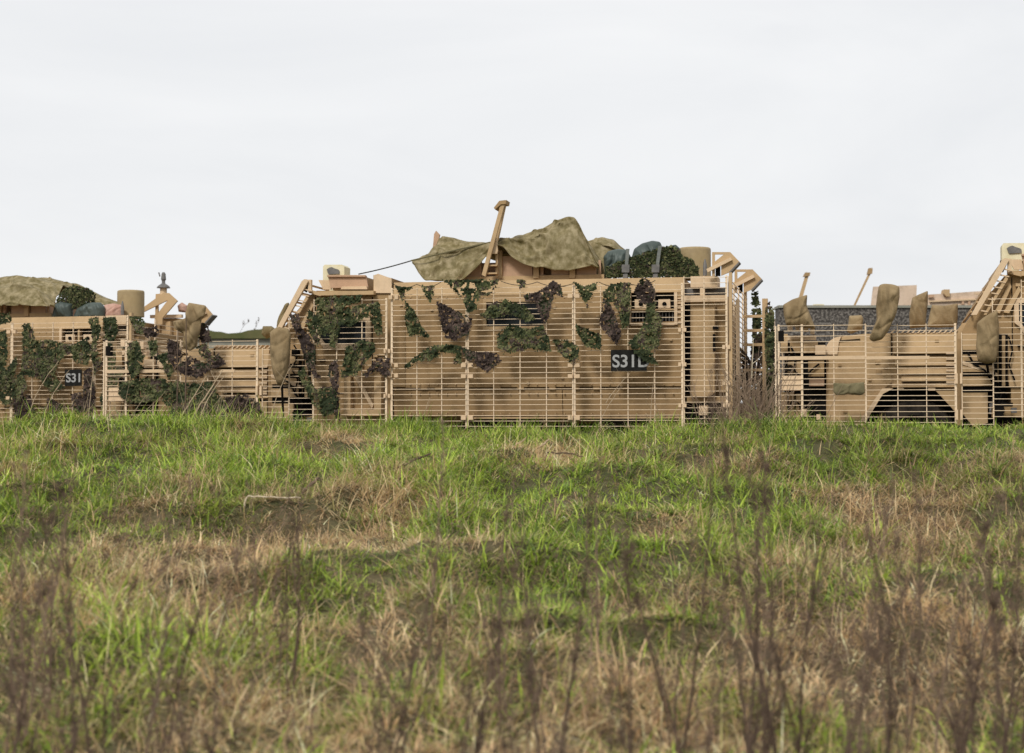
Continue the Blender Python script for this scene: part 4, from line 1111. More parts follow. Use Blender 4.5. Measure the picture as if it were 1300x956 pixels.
# ------------------------------------------------------------------ kit bags and net bundles on the roofs
KB = 'kit stowed on the vehicle roofs'
pillow('kit_bag', 'dry_bag', M, [(766, 326), (772, 319), (784, 316), (796, 317), (801, 326), (800, 346), (784, 350), (768, 350)], .78, .17, 'dark green kit bag lying nearer the tarpaulin on the central roof', 'bag', KB, seed=11, wr=.012)
pillow('kit_bag', 'dry_bag', M, [(801, 330), (805, 316), (815, 309), (828, 305.5), (838, 307), (842, 316), (840, 340), (825, 350), (804, 349)], .82, .18, 'rounded dark green kit bag, the highest on the central roof', 'bag', KB, seed=12, wr=.012)
pillow('kit_bag', 'dry_bag', M, [(842, 322), (850, 312), (858, 310.5), (864, 316), (866, 330), (860, 346), (844, 346)], 1.0, .14, 'small dark green kit bag half hidden behind the rolled net next to the radome', 'bag', KB, seed=13, wr=.012)
for i, (x0, y0, x1, y1, lb) in enumerate(((797, 316, 794, 354, 'grey webbing strap over the lower kit bag on the central roof'), (838, 312, 832, 354, 'grey webbing strap over the higher kit bag on the central roof'))):
    r_ = empty('cargo_strap', M.loc); r_.rotation_euler = (0, 0, -M.yaw)
    tag(r_, lb, 'strap', 'straps holding the roof kit')
    q = MB(); q.prism_y(M.xz([(x0 - 2.2, y0), (x0 + 2.2, y0), (x1 + 2, y1), (x1 - 2, y1)], .46), .455, .462); q.build('webbing', 'webbing', r_)
    q = MB(); q.prism_y(M.xz([(x1 - 4.5, y1 - 18), (x1 + 5.5, y1 - 18), (x1 + 5, y1 - 8), (x1 - 4.5, y1 - 8)], .45), .43, .454); q.build('buckle', 'grey_metal', r_)
    q = MB(); q.prism_y(M.xz([(x1 - 3, y1 - 6), (x1 + 3, y1 - 6), (x1 + 2.5, y1 + 2), (x1 - 3, y1 + 2)], .44), .43, .454); q.build('hook', 'grey_metal', r_)
def bundle(frame, poly, d, thick, label, tone='g', n=2600, size=.05):
    rnd = random.Random(sum(p[0] for p in poly))
    P_ = [(v.x, v.z) for v in (frame.P(a, b, d) for a, b in poly)]
    xs = [p[0] for p in P_]; zs = [p[1] for p in P_]; mb = MB(); k = 0
    cx, cz = (min(xs) + max(xs)) / 2, min(zs)
    while k < n:
        x = rnd.uniform(min(xs), max(xs)); z = rnd.uniform(min(zs), max(zs))
        if not inside(P_, x, z): continue
        e = 1 - ((x - cx) / (max(xs) - cx + .01)) ** 4
        yy = rnd.choice((-1, -1, -1, 1)) * thick * math.sqrt(max(e, .1)) * rnd.uniform(.75, 1.0)
        yy *= .75 + .25 * math.sin(x * 14 + z * 9)
        leafset(mb, rnd, x, yy, z, size * rnd.uniform(.6, 1.3), [4, 5, 3, 1]); k += 1
    o = mb.build('rolled_net', TONES[tone]); o.location = frame.toworld((0, d, 0)); o.rotation_euler = (0, 0, -frame.yaw)
    return tag(o, label, 'rolled net', KB)
bundle(M, [(768, 352), (770, 340), (782, 336), (792, 332), (806, 327), (822, 322), (838, 316), (852, 313), (862, 318), (866, 326), (878, 330), (886, 340), (887, 352)], .62, .16, 'leafy green net rolled along the central roof in front of the kit bags', n=3200)
bundle(LT, [(72, 390), (80, 376), (86, 367), (98, 364), (112, 366), (120, 374), (116, 386), (100, 392)], .8, .18, 'leafy green net bundle beside the sheet on the left vehicle roof', n=1500)
pillow('kit_bag', 'dry_bag', LT, [(66, 406), (70, 386), (80, 382), (92, 386), (92, 406)], .7, .14, 'dark green kit bag left of the net bundle on the left vehicle roof', 'bag', KB, seed=14, wr=.012)
pillow('kit_bag', 'dry_bag', LT, [(92, 406), (98, 392), (112, 384), (128, 384), (133, 390), (133, 406)], .75, .14, 'dark green kit bag right of the net bundle on the left vehicle roof', 'bag', KB, seed=15, wr=.012)
pillow('pink_sack', 'pink_bag', LT, [(132, 407), (133, 387), (145, 385), (157, 388), (157, 407)], .9, .14, 'faded pink sack beside the radome on the left vehicle roof', 'sack', seed=16, wr=.008)
pillow('pink_sack', 'pink_bag', LT, [(227, 396), (226, 388), (231, 384), (238, 388), (238, 397)], 2.6, .1, 'small pink sack peeping out behind the crumpled sandbag', 'sack', seed=17, wr=.008)

# ------------------------------------------------------------------ vehicles standing behind the wall
YF = 47.0
def far_vehicle(label, px, parts):
    g = at(px, 391, YF); r_ = empty('armoured_vehicle', (g.x, YF, -0.35))
    tag(r_, label, 'armoured vehicle', 'tan vehicles beyond the dark wall')
    for nm, m, poly, y0, y1 in parts:
        pl = [(at(a, b, YF).x - g.x, at(a, b, YF).z + .35) for a, b in poly]
        q = MB(); q.prism_y(pl, y0, y1); q.build(nm, m, r_)
    return r_
far_vehicle('pale tan vehicle roof with upright panel showing over the dark wall', 1180, [
 ('hull', 'far_tan', [(1085, 560), (1085, 396), (1300, 396), (1300, 560)], .2, 2.6),
 ('upright_panel', 'far_tan', [(1106, 396), (1110, 363.5), (1165, 361.5), (1164, 396)], .1, .18),
 ('turret', 'far_tan', [(1164.5, 396), (1166, 377), (1180, 373), (1200, 372), (1250, 368.5), (1290, 368), (1290, 396)], .22, 2.0),
 ('turret_lip', 'pale_tan', [(1182, 381), (1250, 378), (1250, 380), (1182, 383)], .15, .218),
 ('sight_head', 'tan_paint', [(1199, 372), (1200, 367), (1207, 367), (1207, 376), (1203, 376)], .1, .4),
 ('sight_head', 'tan_paint', [(1251, 369), (1252, 364), (1259, 365), (1258, 376), (1253, 376)], .1, .4),
 ('barrel', 'pale_tan', [(1238, 371.5), (1254, 372), (1254, 374), (1238, 373.5)], .05, .1),
 ('hatch_knob', 'orange_tan', [(1181, 374), (1187, 373.5), (1187, 377), (1181, 377.5)], .1, .2),
 ('bolt_plate', 'orange_tan', [(1223, 382), (1226, 381.5), (1226, 386), (1223, 386)], .16, .2),
 ('bolt_plate', 'orange_tan', [(1231, 382), (1234, 381.5), (1234, 387), (1231, 387)], .16, .2),
 ('roof_arm', 'tan_paint', [(1084, 392), (1086.5, 392), (1109, 345), (1106.5, 344)], .3, .36),
 ('arm_cap', 'hull_paint_shaded', [(1104, 347), (1106, 339), (1110.5, 339), (1110, 346)], .26, .42),
])
far_vehicle('tan vehicle mostly hidden by the dark wall, its raised arm showing above the squat sandbag', 1040, [
 ('hull', 'far_tan', [(996, 560), (996, 399), (1070, 399), (1070, 560)], .2, 2.6),
 ('roof_arm', 'tan_paint', [(1010, 399), (1015, 399), (1029, 349), (1025, 348)], .3, .36),
 ('arm_cap', 'hull_paint_shaded', [(1022, 350), (1025, 344.5), (1031, 345), (1030, 349)], .26, .42),
 ('dome', 'cream_paint', [(1031, 398), (1031, 388), (1036, 385), (1048, 385), (1052, 389), (1052, 398)], .3, .8),
])
# ------------------------------------------------------------------ vegetation
def proto_collection(name, objs):
    c = bpy.data.collections.new(name)
    for o in objs: c.objects.link(o)
    return c
def blade(mb, rnd, x, y, ln, w, lean, curve, az, segs=4, mi=0):
    """arched grass blade starting at (x, y)"""
    d = Vector((math.cos(az), math.sin(az), 0)); side = Vector((-d.y, d.x, 0))
    p = Vector((x, y, -.02)); a = lean; vs = []
    for k in range(segs + 1):
        t = k / segs; ww = w * (1 - t) ** .7 * (.7 + .6 * t if t < .5 else 1)
        tw = side * math.cos(t * .8) + d * math.sin(t * .8) * .6
        if k < segs: vs += [p - tw * ww * .5, p + tw * ww * .5]
        else: vs.append(p.copy())
        a += curve / segs
        p = p + (d * math.sin(a) + Vector((0, 0, math.cos(a)))) * (ln / segs)
    fs = [(2 * k, 2 * k + 1, 2 * k + 3, 2 * k + 2) for k in range(segs - 1)] + [(2 * segs - 2, 2 * segs - 1, 2 * segs)]
    mb.add(vs, fs, mi)
def tuft(name, m, n, ln, w, spread, lean, curve, seed, wind=0.0, segs=4):
    rnd = random.Random(seed); mb = MB()
    for _ in range(n):
        r_ = spread * math.sqrt(rnd.random()); a = rnd.uniform(0, 6.283)
        az_ = a + rnd.gauss(0, .7)
        if rnd.random() < wind: az_ = rnd.gauss(0.3, .8)
        blade(mb, rnd, r_ * math.cos(a), r_ * math.sin(a), ln * rnd.uniform(.5, 1.15), w * rnd.uniform(.7, 1.3), abs(rnd.gauss(0, lean)), abs(rnd.gauss(curve, curve * .4)), az_, segs)
    me = bpy.data.meshes.new(name); me.from_pydata(mb.v, [], mb.f); me.materials.append(MATS[m])
    return bpy.data.objects.new(name, me)
def weed_mesh(seed, h=.8, branches=9, r0=.0042, heads=True, lean=.15, curl=.12, bl=.28, sides=4, head_size=.016, stems=1):
    """dead forb: a wandering stem with side twigs and seed heads"""
    rnd = random.Random(seed); mb = MB()
    def wander(p, d, ln, r, n, droop=0.0):
        pts, rad = [p.copy()], [r]
        for k in range(n):
            d = (d + Vector((rnd.gauss(0, curl), rnd.gauss(0, curl), rnd.gauss(0, curl * .4) - droop))).normalized()
            p = p + d * (ln / n); pts.append(p.copy()); rad.append(r * (1 - .75 * (k + 1) / n))
        return pts, rad, d
    def head(p):
        for _ in range(rnd.randint(2, 5)):
            c = p + Vector((rnd.gauss(0, .009), rnd.gauss(0, .009), rnd.gauss(0, .016)))
            s = head_size * rnd.uniform(.4, 1.2); a = Vector((rnd.gauss(0, 1), rnd.gauss(0, 1), rnd.gauss(0, 1))).normalized(); b = a.orthogonal().normalized(); e = a.cross(b)
            mb.add([c - b * s * .5, c + e * s * .35, c + b * s * .5, c - e * s * .35, c + a * s * .4], [(0, 1, 4), (1, 2, 4), (2, 3, 4), (3, 0, 4)])
    for st_ in range(stems):
        k_ = 1.0 if st_ == 0 else rnd.uniform(.45, .9)
        d0 = Vector((rnd.gauss(0, lean + .07 * (st_ > 0)), rnd.gauss(0, lean + .07 * (st_ > 0)), 1)).normalized()
        pts, rad, _ = wander(Vector((rnd.gauss(0, .03) * (st_ > 0), rnd.gauss(0, .03) * (st_ > 0), -.05)), d0, h * k_, r0 * (1 if st_ == 0 else .7), 10)
        mb.tube(pts, rad, sides, cap=False)
        if heads: head(pts[-1]); head(pts[-2])
        for b in range(int(branches * (1 if st_ == 0 else .5))):
            i = rnd.randint(3, len(pts) - 1); p = pts[i]
            a = rnd.uniform(0, 6.28); o_ = rnd.uniform(.25, .6)
            d = Vector((math.cos(a) * o_, math.sin(a) * o_, 1)).normalized()
            ps, rs, _ = wander(p, d, bl * h * rnd.uniform(.2, .8) * (1.25 - i / len(pts)), r0 * .38, 4)
            mb.tube(ps, rs, 3, cap=False)
            if heads:
                head(ps[-1])
                if rnd.random() < .6: head(ps[2])
    return mb
def mesh_of(mb, name, m):
    me = bpy.data.meshes.new(name); me.from_pydata(mb.v, [], mb.f); me.materials.append(MATS[m]); return me

def scatter(name, protos, pts, rot, scl, label, cat='grass'):
    n = len(pts)
    me = bpy.data.meshes.new(name); me.from_pydata(np.asarray(pts).tolist(), [], [])
    a = me.attributes.new('rot', 'FLOAT_VECTOR', 'POINT'); a.data.foreach_set('vector', np.asarray(rot, np.float32).ravel())
    a = me.attributes.new('scl', 'FLOAT', 'POINT'); a.data.foreach_set('value', np.asarray(scl, np.float32))
    a = me.attributes.new('idx', 'INT', 'POINT'); a.data.foreach_set('value', RNG.integers(0, len(protos), n).astype(np.int32))
    o = link(name, me); tag(o, label, cat, kind='stuff')
    col = proto_collection(name + '_shapes', protos)
    g = bpy.data.node_groups.new(name + '_scatter', 'GeometryNodeTree')
    g.interface.new_socket('Geometry', in_out='INPUT', socket_type='NodeSocketGeometry')
    g.interface.new_socket('Geometry', in_out='OUTPUT', socket_type='NodeSocketGeometry')
    gi = g.nodes.new('NodeGroupInput'); go = g.nodes.new('NodeGroupOutput')
    ip = g.nodes.new('GeometryNodeInstanceOnPoints'); ci = g.nodes.new('GeometryNodeCollectionInfo')
    ci.inputs['Collection'].default_value = col; ci.inputs['Separate Children'].default_value = True; ci.inputs['Reset Children'].default_value = True
    ip.inputs['Pick Instance'].default_value = True
    def attr(nm, ty):
        a = g.nodes.new('GeometryNodeInputNamedAttribute'); a.data_type = ty; a.inputs['Name'].default_value = nm; return a.outputs['Attribute']
    er = g.nodes.new('FunctionNodeEulerToRotation')
    g.links.new(attr('rot', 'FLOAT_VECTOR'), er.inputs[0]); g.links.new(er.outputs[0], ip.inputs['Rotation'])
    g.links.new(attr('scl', 'FLOAT'), ip.inputs['Scale']); g.links.new(attr('idx', 'INT'), ip.inputs['Instance Index'])
    g.links.new(gi.outputs[0], ip.inputs['Points']); g.links.new(ci.outputs[0], ip.inputs['Instance']); g.links.new(ip.outputs[0], go.inputs[0])
    md = o.modifiers.new('scatter', 'NODES'); md.node_group = g
    return o

# dryness field: 0 lush, 1 dry
DRY_PX = [(430, 585, 55, 16), (318, 575, 22, 7), (235, 622, 60, 14), (20, 610, 40, 25), (500, 680, 60, 25), (700, 592, 60, 18), (640, 690, 60, 20), (840, 655, 40, 22),
          (1075, 640, 60, 18), (1110, 668, 80, 28), (885, 590, 25, 7), (130, 560, 60, 8), (1235, 592, 30, 6), (380, 690, 40, 30), (100, 700, 120, 50), (560, 745, 120, 40), (1150, 720, 110, 60),
          (980, 730, 120, 40), (740, 780, 120, 50), (1180, 800, 140, 60), (250, 760, 110, 50), (60, 820, 80, 40), (480, 820, 120, 40), (950, 830, 120, 40)]
DRY_W = []
for i_, (px, py, sx, sy) in enumerate(DRY_PX):
    c = ground_hit(px, py); e = ground_hit(px, py - sy); f = ground_hit(px, py + sy)
    DRY_W.append((c.x, c.y, sx / F_PX * c.y, max(abs(e.y - f.y) / 2, .25), .62 if i_ < 13 else .30))
def dryness(x, y):
    v = .55 * (vnoise(x * .5, y * .35, 7) - .5) * 2 + .5 * (vnoise(x * 1.7, y * 1.2, 8) - .5) * 2 + .35 * (vnoise(x * 4, y * 3, 9) - .5) * 2
    v = v * .75 + .175 + np.clip((15 - y) / 7, 0, 1) * .04
    for cx, cy, sx, sy, wt in DRY_W:
        v = v + wt * np.exp(-((x - cx) / sx) ** 2 - ((y - cy) / sy) ** 2)
    v = v - np.clip((y - 17.5) / 2, 0, 1) * .16
    return v
def field(n, y0, y1, power=1.0):
    y = np.sqrt(RNG.uniform(y0 ** 2, y1 ** 2, n)); x = RNG.uniform(-1, 1, n) * (y * .315 + .9)
    return x, y
def place(x, y, smin, smax, tilt=.12):
    z = tz(x, y)
    pts = np.stack([x, y, z], 1)
    rot = np.stack([RNG.normal(0, tilt, len(x)), RNG.normal(0, tilt, len(x)), RNG.uniform(0, 6.283, len(x))], 1)
    return pts, rot, RNG.uniform(smin, smax, len(x))

def blades(name, centres, per, ln, w, spread, lean, curve, cols, label, flat=0.0, hue_jit=.16, segs=3):
    """one mesh of single arched blades, gathered in tufts round the given centres"""
    cx, cy = centres; nt_ = len(cx); n = nt_ * per
    tid = np.repeat(np.arange(nt_), per)
    th = RNG.uniform(0, 6.283, n); rr_ = spread * np.sqrt(RNG.random(n)) * np.repeat(RNG.uniform(.6, 1.5, nt_), per)
    bx_ = cx[tid] + rr_ * np.cos(th); by_ = cy[tid] + rr_ * np.sin(th)
    tl = np.repeat((.45 + 1.1 * vnoise(cx * 1.1, cy * 1.1, 10)) * RNG.uniform(.7, 1.25, nt_), per)
    L = ln * tl * RNG.uniform(.45, 1.15, n); W = w * RNG.uniform(.65, 1.35, n)
    tdir = np.repeat(RNG.normal(.4, 1.4, nt_), per)
    az_ = np.where(RNG.random(n) < .35, tdir + RNG.normal(0, .5, n), th + RNG.normal(0, .6, n))
    a = np.abs(RNG.normal(0, lean, n)) + flat; cu = np.abs(RNG.normal(curve, curve * .45, n))
    dx, dy = np.cos(az_), np.sin(az_); sx, sy = -dy, dx
    px, py, pz = bx_.copy(), by_.copy(), tz(bx_, by_) - .015
    vs = np.zeros((n, 2 * segs + 1, 3), np.float32)
    tw0 = RNG.uniform(-.9, .9, n)
    for k in range(segs + 1):
        t = k / segs; ww = W * (1, .95, .62, 0)[k] * .5
        tw = tw0 + t * .9; ex = sx * np.cos(tw) + dx * np.sin(tw) * .7; ey = sy * np.cos(tw) + dy * np.sin(tw) * .7
        if k < segs:
            vs[:, 2 * k] = np.stack([px - ex * ww, py - ey * ww, pz], 1); vs[:, 2 * k + 1] = np.stack([px + ex * ww, py + ey * ww, pz], 1)
        else: vs[:, 2 * k] = np.stack([px, py, pz], 1)
        a = a + cu / segs
        px = px + dx * np.sin(a) * L / segs; py = py + dy * np.sin(a) * L / segs; pz = pz + np.cos(a) * L / segs
        pz = np.maximum(pz, tz(bx_, by_) - .01 + .01 * k)
    nvb = 2 * segs + 1
    loops = np.array([0, 1, 3, 2, 2, 3, 5, 4, 4, 5, 6]); starts = np.array([0, 4, 8])
    me = bpy.data.meshes.new(name)
    me.vertices.add(n * nvb); me.vertices.foreach_set('co', vs.ravel())
    me.loops.add(n * 11); me.loops.foreach_set('vertex_index', (np.arange(n)[:, None] * nvb + loops[None]).astype(np.int32).ravel())
    me.polygons.add(n * 3); me.polygons.foreach_set('loop_start', (np.arange(n)[:, None] * 11 + starts[None]).astype(np.int32).ravel())
    me.update(calc_edges=True)
    cols = np.array(cols); ci_ = np.repeat(RNG.integers(0, len(cols), nt_), per)
    big = np.repeat(.78 + .5 * vnoise(cx * .55 + 5, cy * .55, 11), per)
    mixi = RNG.random(n) < .2; ci_[mixi] = RNG.integers(0, len(cols), mixi.sum())
    cc = 1.16 * cols[ci_] * (1 + RNG.normal(0, hue_jit, n))[:, None] * big[:, None]
    cc = np.concatenate([np.clip(cc, .01, .9), np.ones((n, 1))], 1)
    at_ = me.color_attributes.new('col', 'FLOAT_COLOR', 'POINT'); at_.data.foreach_set('color', np.repeat(cc, nvb, 0).astype(np.float32).ravel())
    me.materials.append(MATS['blade'])
    return tag(link(name, me), label, 'grass', kind='stuff')
def blade_material():
    m = mat('blade', (.1, .1, .1), rough=.55, spec=.3)
    n = m.node_tree; b = n.nodes['Principled BSDF']
    at_ = n.nodes.new('ShaderNodeAttribute'); at_.attribute_name = 'col'
    n.links.new(at_.outputs['Color'], b.inputs['Base Color'])
    tr = n.nodes.new('ShaderNodeBsdfTranslucent'); n.links.new(at_.outputs['Color'], tr.inputs['Color'])
    mx = n.nodes.new('ShaderNodeMixShader'); mx.inputs['Fac'].default_value = .35
    n.links.new(b.outputs['BSDF'], mx.inputs[1]); n.links.new(tr.outputs['BSDF'], mx.inputs[2])
    n.links.new(mx.outputs['Shader'], n.nodes['Material Output'].inputs['Surface'])
blade_material()
GREENS = [(.155, .225, .026), (.275, .36, .05), (.20, .285, .038), (.34, .40, .075), (.13, .19, .045), (.29, .37, .05), (.09, .135, .025)]
STRAWS = [(.47, .32, .175), (.60, .44, .255), (.38, .25, .135), (.70, .55, .33), (.51, .37, .195), (.29, .19, .115)]
OLIVES = [(.22, .215, .07), (.33, .29, .12), (.27, .245, .09), (.40, .34, .165)]
Y0, Y1 = 6.6, 21.9
x, y = field(19000, Y0, Y1); d = dryness(x, y) + RNG.normal(0, .13, len(x)); k_ = d < .42
blades('green_grass', (x[k_], y[k_]), 15, .235, .0105, .085, .55, 1.9, GREENS, 'lush green grass covering the bank', hue_jit=.22)
x, y = field(9000, Y0, Y1); d = dryness(x, y) + RNG.normal(0, .16, len(x)); k_ = (d > .10) & (d < .75)
blades('olive_grass', (x[k_], y[k_]), 10, .25, .0075, .10, .6, 1.7, OLIVES, 'half-dry olive grass mixed through the bank')
x, y = field(20000, Y0, Y1); d = dryness(x, y) + RNG.normal(0, .13, len(x)); k_ = (d > .42) | (RNG.random(len(x)) < .16)
blades('straw_grass', (x[k_], y[k_]), 14, .27, .0068, .10, .65, 2.1, STRAWS, 'dry straw-coloured grass in patches over the bank', hue_jit=.22)
x = RNG.uniform(-7.5, 7.5, 3600); y = RNG.uniform(19.2, 21.4, 3600); k_ = vnoise(x * .9, y * .5 + 2, 6) + RNG.normal(0, .08, len(x)) > .60
blades('crest_grass', (x[k_], y[k_]), 11, .31, .010, .07, .45, 1.5, GREENS, 'taller green grass clumps along the crest of the bank', hue_jit=.2)
x, y = field(12000, Y0, Y1); d = dryness(x, y) + RNG.normal(0, .14, len(x)); k_ = d > .18
blades('straw_thatch', (x[k_], y[k_]), 8, .34, .0075, .14, .3, .5, STRAWS, 'flattened dry thatch between the grass tufts', flat=.95)
# dead stems: too many to count
prot = []
for i in range(7):
    prot.append(bpy.data.objects.new('weed_shape', mesh_of(weed_mesh(500 + i, h=.55, branches=8, r0=.0034, head_size=.016), 'weed_shape', 'weed_brown')))
x, y = field(5200, 5.0, 17.0)
w_ = np.clip((15.5 - y) / 8, .015, 1) * np.clip(.25 + 1.2 * (dryness(x, y) - .2), 0.05, 1.2) * (.35 + 1.3 * vnoise(x * .8, y * .6, 11)) * .62
side_ = 1 + .8 * np.clip((np.abs(x / y) - .10) / .2, 0, 1)
keep = RNG.random(len(x)) < w_ * side_ * .50 * np.clip((14.5 - y) / 3, .25, 1); x, y = x[keep], y[keep]
pts, rot, scl = place(x, y, .55, 1.25, .22)
scatter('dead_weeds', prot, pts, rot, scl, 'thicket of thin dead brown weed stems in the foreground', 'weeds')

# single dead plants one can pick out
def plant(px_base, py_tip, Y, lean_px, label, m='weed_dark', seed=0, branches=12, r0=.006, name='dead_weed', bl=.28, group='tall dead weeds standing in the foreground'):
    r = ray(px_base, 600); X_ = r.x / r.y * Y; g = float(tz(X_, Y))
    tip = at(px_base, py_tip, Y).z
    h = max(tip - g, .25)
    mb = weed_mesh(900 + seed, h=h * 1.08, branches=branches + 6, r0=r0 * 1.3, head_size=.017, lean=.02, bl=bl, curl=.06, stems=2 + seed % 3)
    ln = lean_px / F_PX * Y
    mb.v = [(vx + ln * max(vz, 0) / h, vy, vz) for vx, vy, vz in mb.v]
    o = mb.build(name, m); o.location = (X_, Y, g)
    return tag(o, label, 'dead weed', group)
plant(985, 545, 7.0, 12, 'tallest dead weed right of centre, its tip crossing the gap between the vehicles', seed=1, r0=.008, branches=16)
plant(955, 560, 6.6, -8, 'tall dark dead weed just left of the tallest one', seed=2, branches=14)
plant(925, 600, 6.2, 50, 'dead weed leaning right at the foot of the two tallest stems', seed=3, r0=.008, bl=.35)
plant(860, 480, 7.5, 4, 'single blurred dead stem in front of the tail of the central vehicle', seed=4, branches=5, r0=.006)
plant(372, 585, 8.5, 14, 'lone dark dead weed in front of the central bonnet', seed=5, branches=8, r0=.006)
plant(700, 640, 6.8, 18, 'dark spindly dead weed a little right of the middle foreground', seed=6, branches=10, r0=.007)
plant(640, 640, 8.2, -6, 'thin dead weed in the middle of the bank', m='weed_brown', seed=7, branches=8)
plant(500, 690, 6.6, 26, 'dead weed leaning right, left of the middle foreground', seed=8, branches=10)
plant(540, 560, 8.8, 6, 'slender dead weed reaching up below the raised roof arm', m='weed_brown', seed=9, branches=7)
plant(35, 590, 8.0, 8, 'dense brown dead weed at the left edge', m='weed_brown', seed=10, branches=20, r0=.008)
plant(62, 600, 8.3, 4, 'second brown dead weed from the left edge', m='weed_brown', seed=11, branches=18, r0=.007)
plant(120, 640, 7.2, 14, 'forked dead weed third from the left edge', seed=12, branches=12)
plant(1085, 640, 7.4, 20, 'dead weed with many twigs in front of the right-hand bonnet', m='weed_brown', seed=13, branches=16)
plant(1150, 620, 8.0, 6, 'bushy brown dead weed right of the right-hand nose', m='weed_brown', seed=14, branches=26, r0=.006, bl=.2)
plant(1180, 640, 7.6, 10, 'dense dead weed standing against the bushy one', m='weed_brown', seed=15, branches=24, r0=.006, bl=.2)
plant(1250, 660, 6.4, 16, 'dark dead weed near the right edge', seed=16, branches=14, r0=.008)
plant(1290, 560, 7.8, 14, 'tall thin dead weed cut by the right edge', seed=17, branches=9)
plant(1040, 700, 6.0, 26, 'low dark dead weed leaning right below the right-hand nose', seed=18, branches=12, r0=.007)
plant(260, 720, 6.0, 18, 'low dark dead weed in the lower left foreground', seed=19, branches=11, r0=.007)
plant(800, 720, 6.2, -12, 'dead weed leaning left in the lower right middle', seed=20, branches=11, r0=.006)
plant(180, 690, 6.6, 10, 'upright dead weed in the lower left', m='weed_brown', seed=21, branches=14)
plant(440, 750, 5.6, 30, 'short dead weed leaning right at the bottom left of centre', seed=22, branches=10, r0=.006)
plant(620, 760, 5.4, 22, 'short dead weed leaning right at the bottom centre', seed=23, branches=10, r0=.006)
plant(760, 590, 9.0, -4, 'pale thin dead weed standing in green grass right of centre', m='weed_brown', seed=24, branches=6)
plant(320, 620, 9.2, 5, 'thin dead weed left of the pale bent stick', m='weed_brown', seed=25, branches=6, r0=.004)

plant(15, 640, 6.4, 10, 'dark dead weed touching the left edge low down', seed=26, branches=16, r0=.007)
plant(90, 660, 6.0, 18, 'dark dead weed leaning right in the lower left corner', seed=27, branches=14, r0=.007)
plant(215, 640, 7.4, 6, 'thin upright dead weed below the left vehicle tail', seed=28, branches=10, r0=.005)
plant(575, 700, 6.2, 20, 'dark dead weed leaning right just left of centre foreground', seed=29, branches=14, r0=.007)
plant(680, 720, 5.8, 26, 'dark dead weed with long twigs at the bottom centre', seed=30, branches=14, r0=.008, bl=.35)
plant(890, 680, 6.0, 14, 'dark dead weed left of the leaning one at the foot of the tallest stems', seed=31, branches=14, r0=.007)
plant(1010, 650, 6.8, 16, 'dark dead weed just right of the tallest stem', seed=32, branches=12, r0=.006)
plant(1120, 660, 6.2, 22, 'dark dead weed between the bushy brown one and the right-hand nose', seed=33, branches=16, r0=.007)
plant(1215, 640, 6.9, 12, 'dense dark dead weed second from the right edge', seed=34, branches=18, r0=.007)
plant(1275, 690, 5.8, 14, 'thick dark dead weed in the lower right corner', seed=35, branches=18, r0=.009)
# dry stalks by the vehicles on the crest of the bank
def stalk(px0, py0, px1, py1, Y, label, r=.006, m='weed_pale', group='dry stalks leaning against the bar armour', bend=.04):
    a, b = at(px0, py0, Y), at(px1, py1, Y + .25)
    a.z = min(a.z, float(tz(a.x, a.y)) - .02) if abs(px1 - px0) < 30 else a.z
    rnd = random.Random(px0 * 7 + py1)
    bs = rnd.uniform(-1, 1)
    pts = [a.lerp(b, t) + Vector((math.sin(t * 3.1) * bend * bs + rnd.gauss(0, .004), 0, math.sin(t * 3.1) * bend * .5)) for t in np.linspace(0, 1, 9)]
    mb = MB(); mb.tube(pts, [r * (1 - .5 * t) for t in np.linspace(0, 1, 9)], 5)
    for k in (4, 6):
        d = Vector((rnd.uniform(-1, 1), rnd.uniform(-.4, .4), rnd.uniform(.3, 1))).normalized()
        mb.tube([pts[k], pts[k] + d * .08, pts[k] + d * .16 + Vector((0, 0, .02))], [r * .5, r * .4, r * .2], 3)
    o = mb.build('dry_stalk', m)
    return tag(o, label, 'stalk', group)
stalk(222, 532, 225, 420, 21.6, 'upright grey stalk left of the post below the crumpled sandbag', .010, 'weed_dark', bend=.02)
stalk(233, 532, 236, 405, 21.6, 'upright grey stalk directly under the crumpled sandbag', .012, 'weed_dark', bend=.02)
stalk(230, 530, 262, 478, 21.5, 'short pale stalk leaning right beside the upright grey stalks', .008)
stalk(244, 530, 282, 470, 21.5, 'thick pale stalk leaning right across the dark net by the front wheel', .012)
stalk(254, 528, 288, 474, 21.4, 'thinner pale stalk parallel to the thick leaning one', .008)
stalk(340, 545, 372, 462, 21.4, 'long thin straw stalk leaning right across the central cab front', .006)
stalk(300, 540, 326, 498, 21.3, 'thin straw stalk leaning right over the front wheel arch', .005)
stalk(35, 528, 75, 458, 21.6, 'long straw stalk leaning right across the left vehicle', .006)
stalk(55, 528, 88, 470, 21.6, 'second straw stalk leaning right across the left vehicle', .005)
stalk(108, 528, 118, 466, 21.5, 'short straw stalk beside the corner post of the left vehicle', .006)
stalk(516, 540, 545, 505, 21.2, 'short straw stalk at the left foot of the central hull', .005)
stalk(768, 512, 800, 474, 21.2, 'thin straw stalk crossing below the number board', .004)
stalk(760, 540, 790, 490, 21.3, 'pale stalk rising to the right under the number board', .004)
stalk(824, 542, 831, 470, 21.3, 'upright straw stalk right of the number board', .005)
stalk(868, 515, 890, 536, 21.2, 'bent pale stalk falling right from the tail post', .006)
stalk(942, 556, 956, 430, 21.2, 'tall whitish stalk standing behind the tail of the central vehicle', .009, 'stick_pale', bend=.05)
stalk(951, 550, 954, 480, 21.1, 'thick olive stalk beside the tall whitish one', .014, 'weed_brown')
stalk(966, 552, 990, 450, 21.1, 'thin dark stalk leaning right towards the right-hand nose', .005, 'weed_dark')

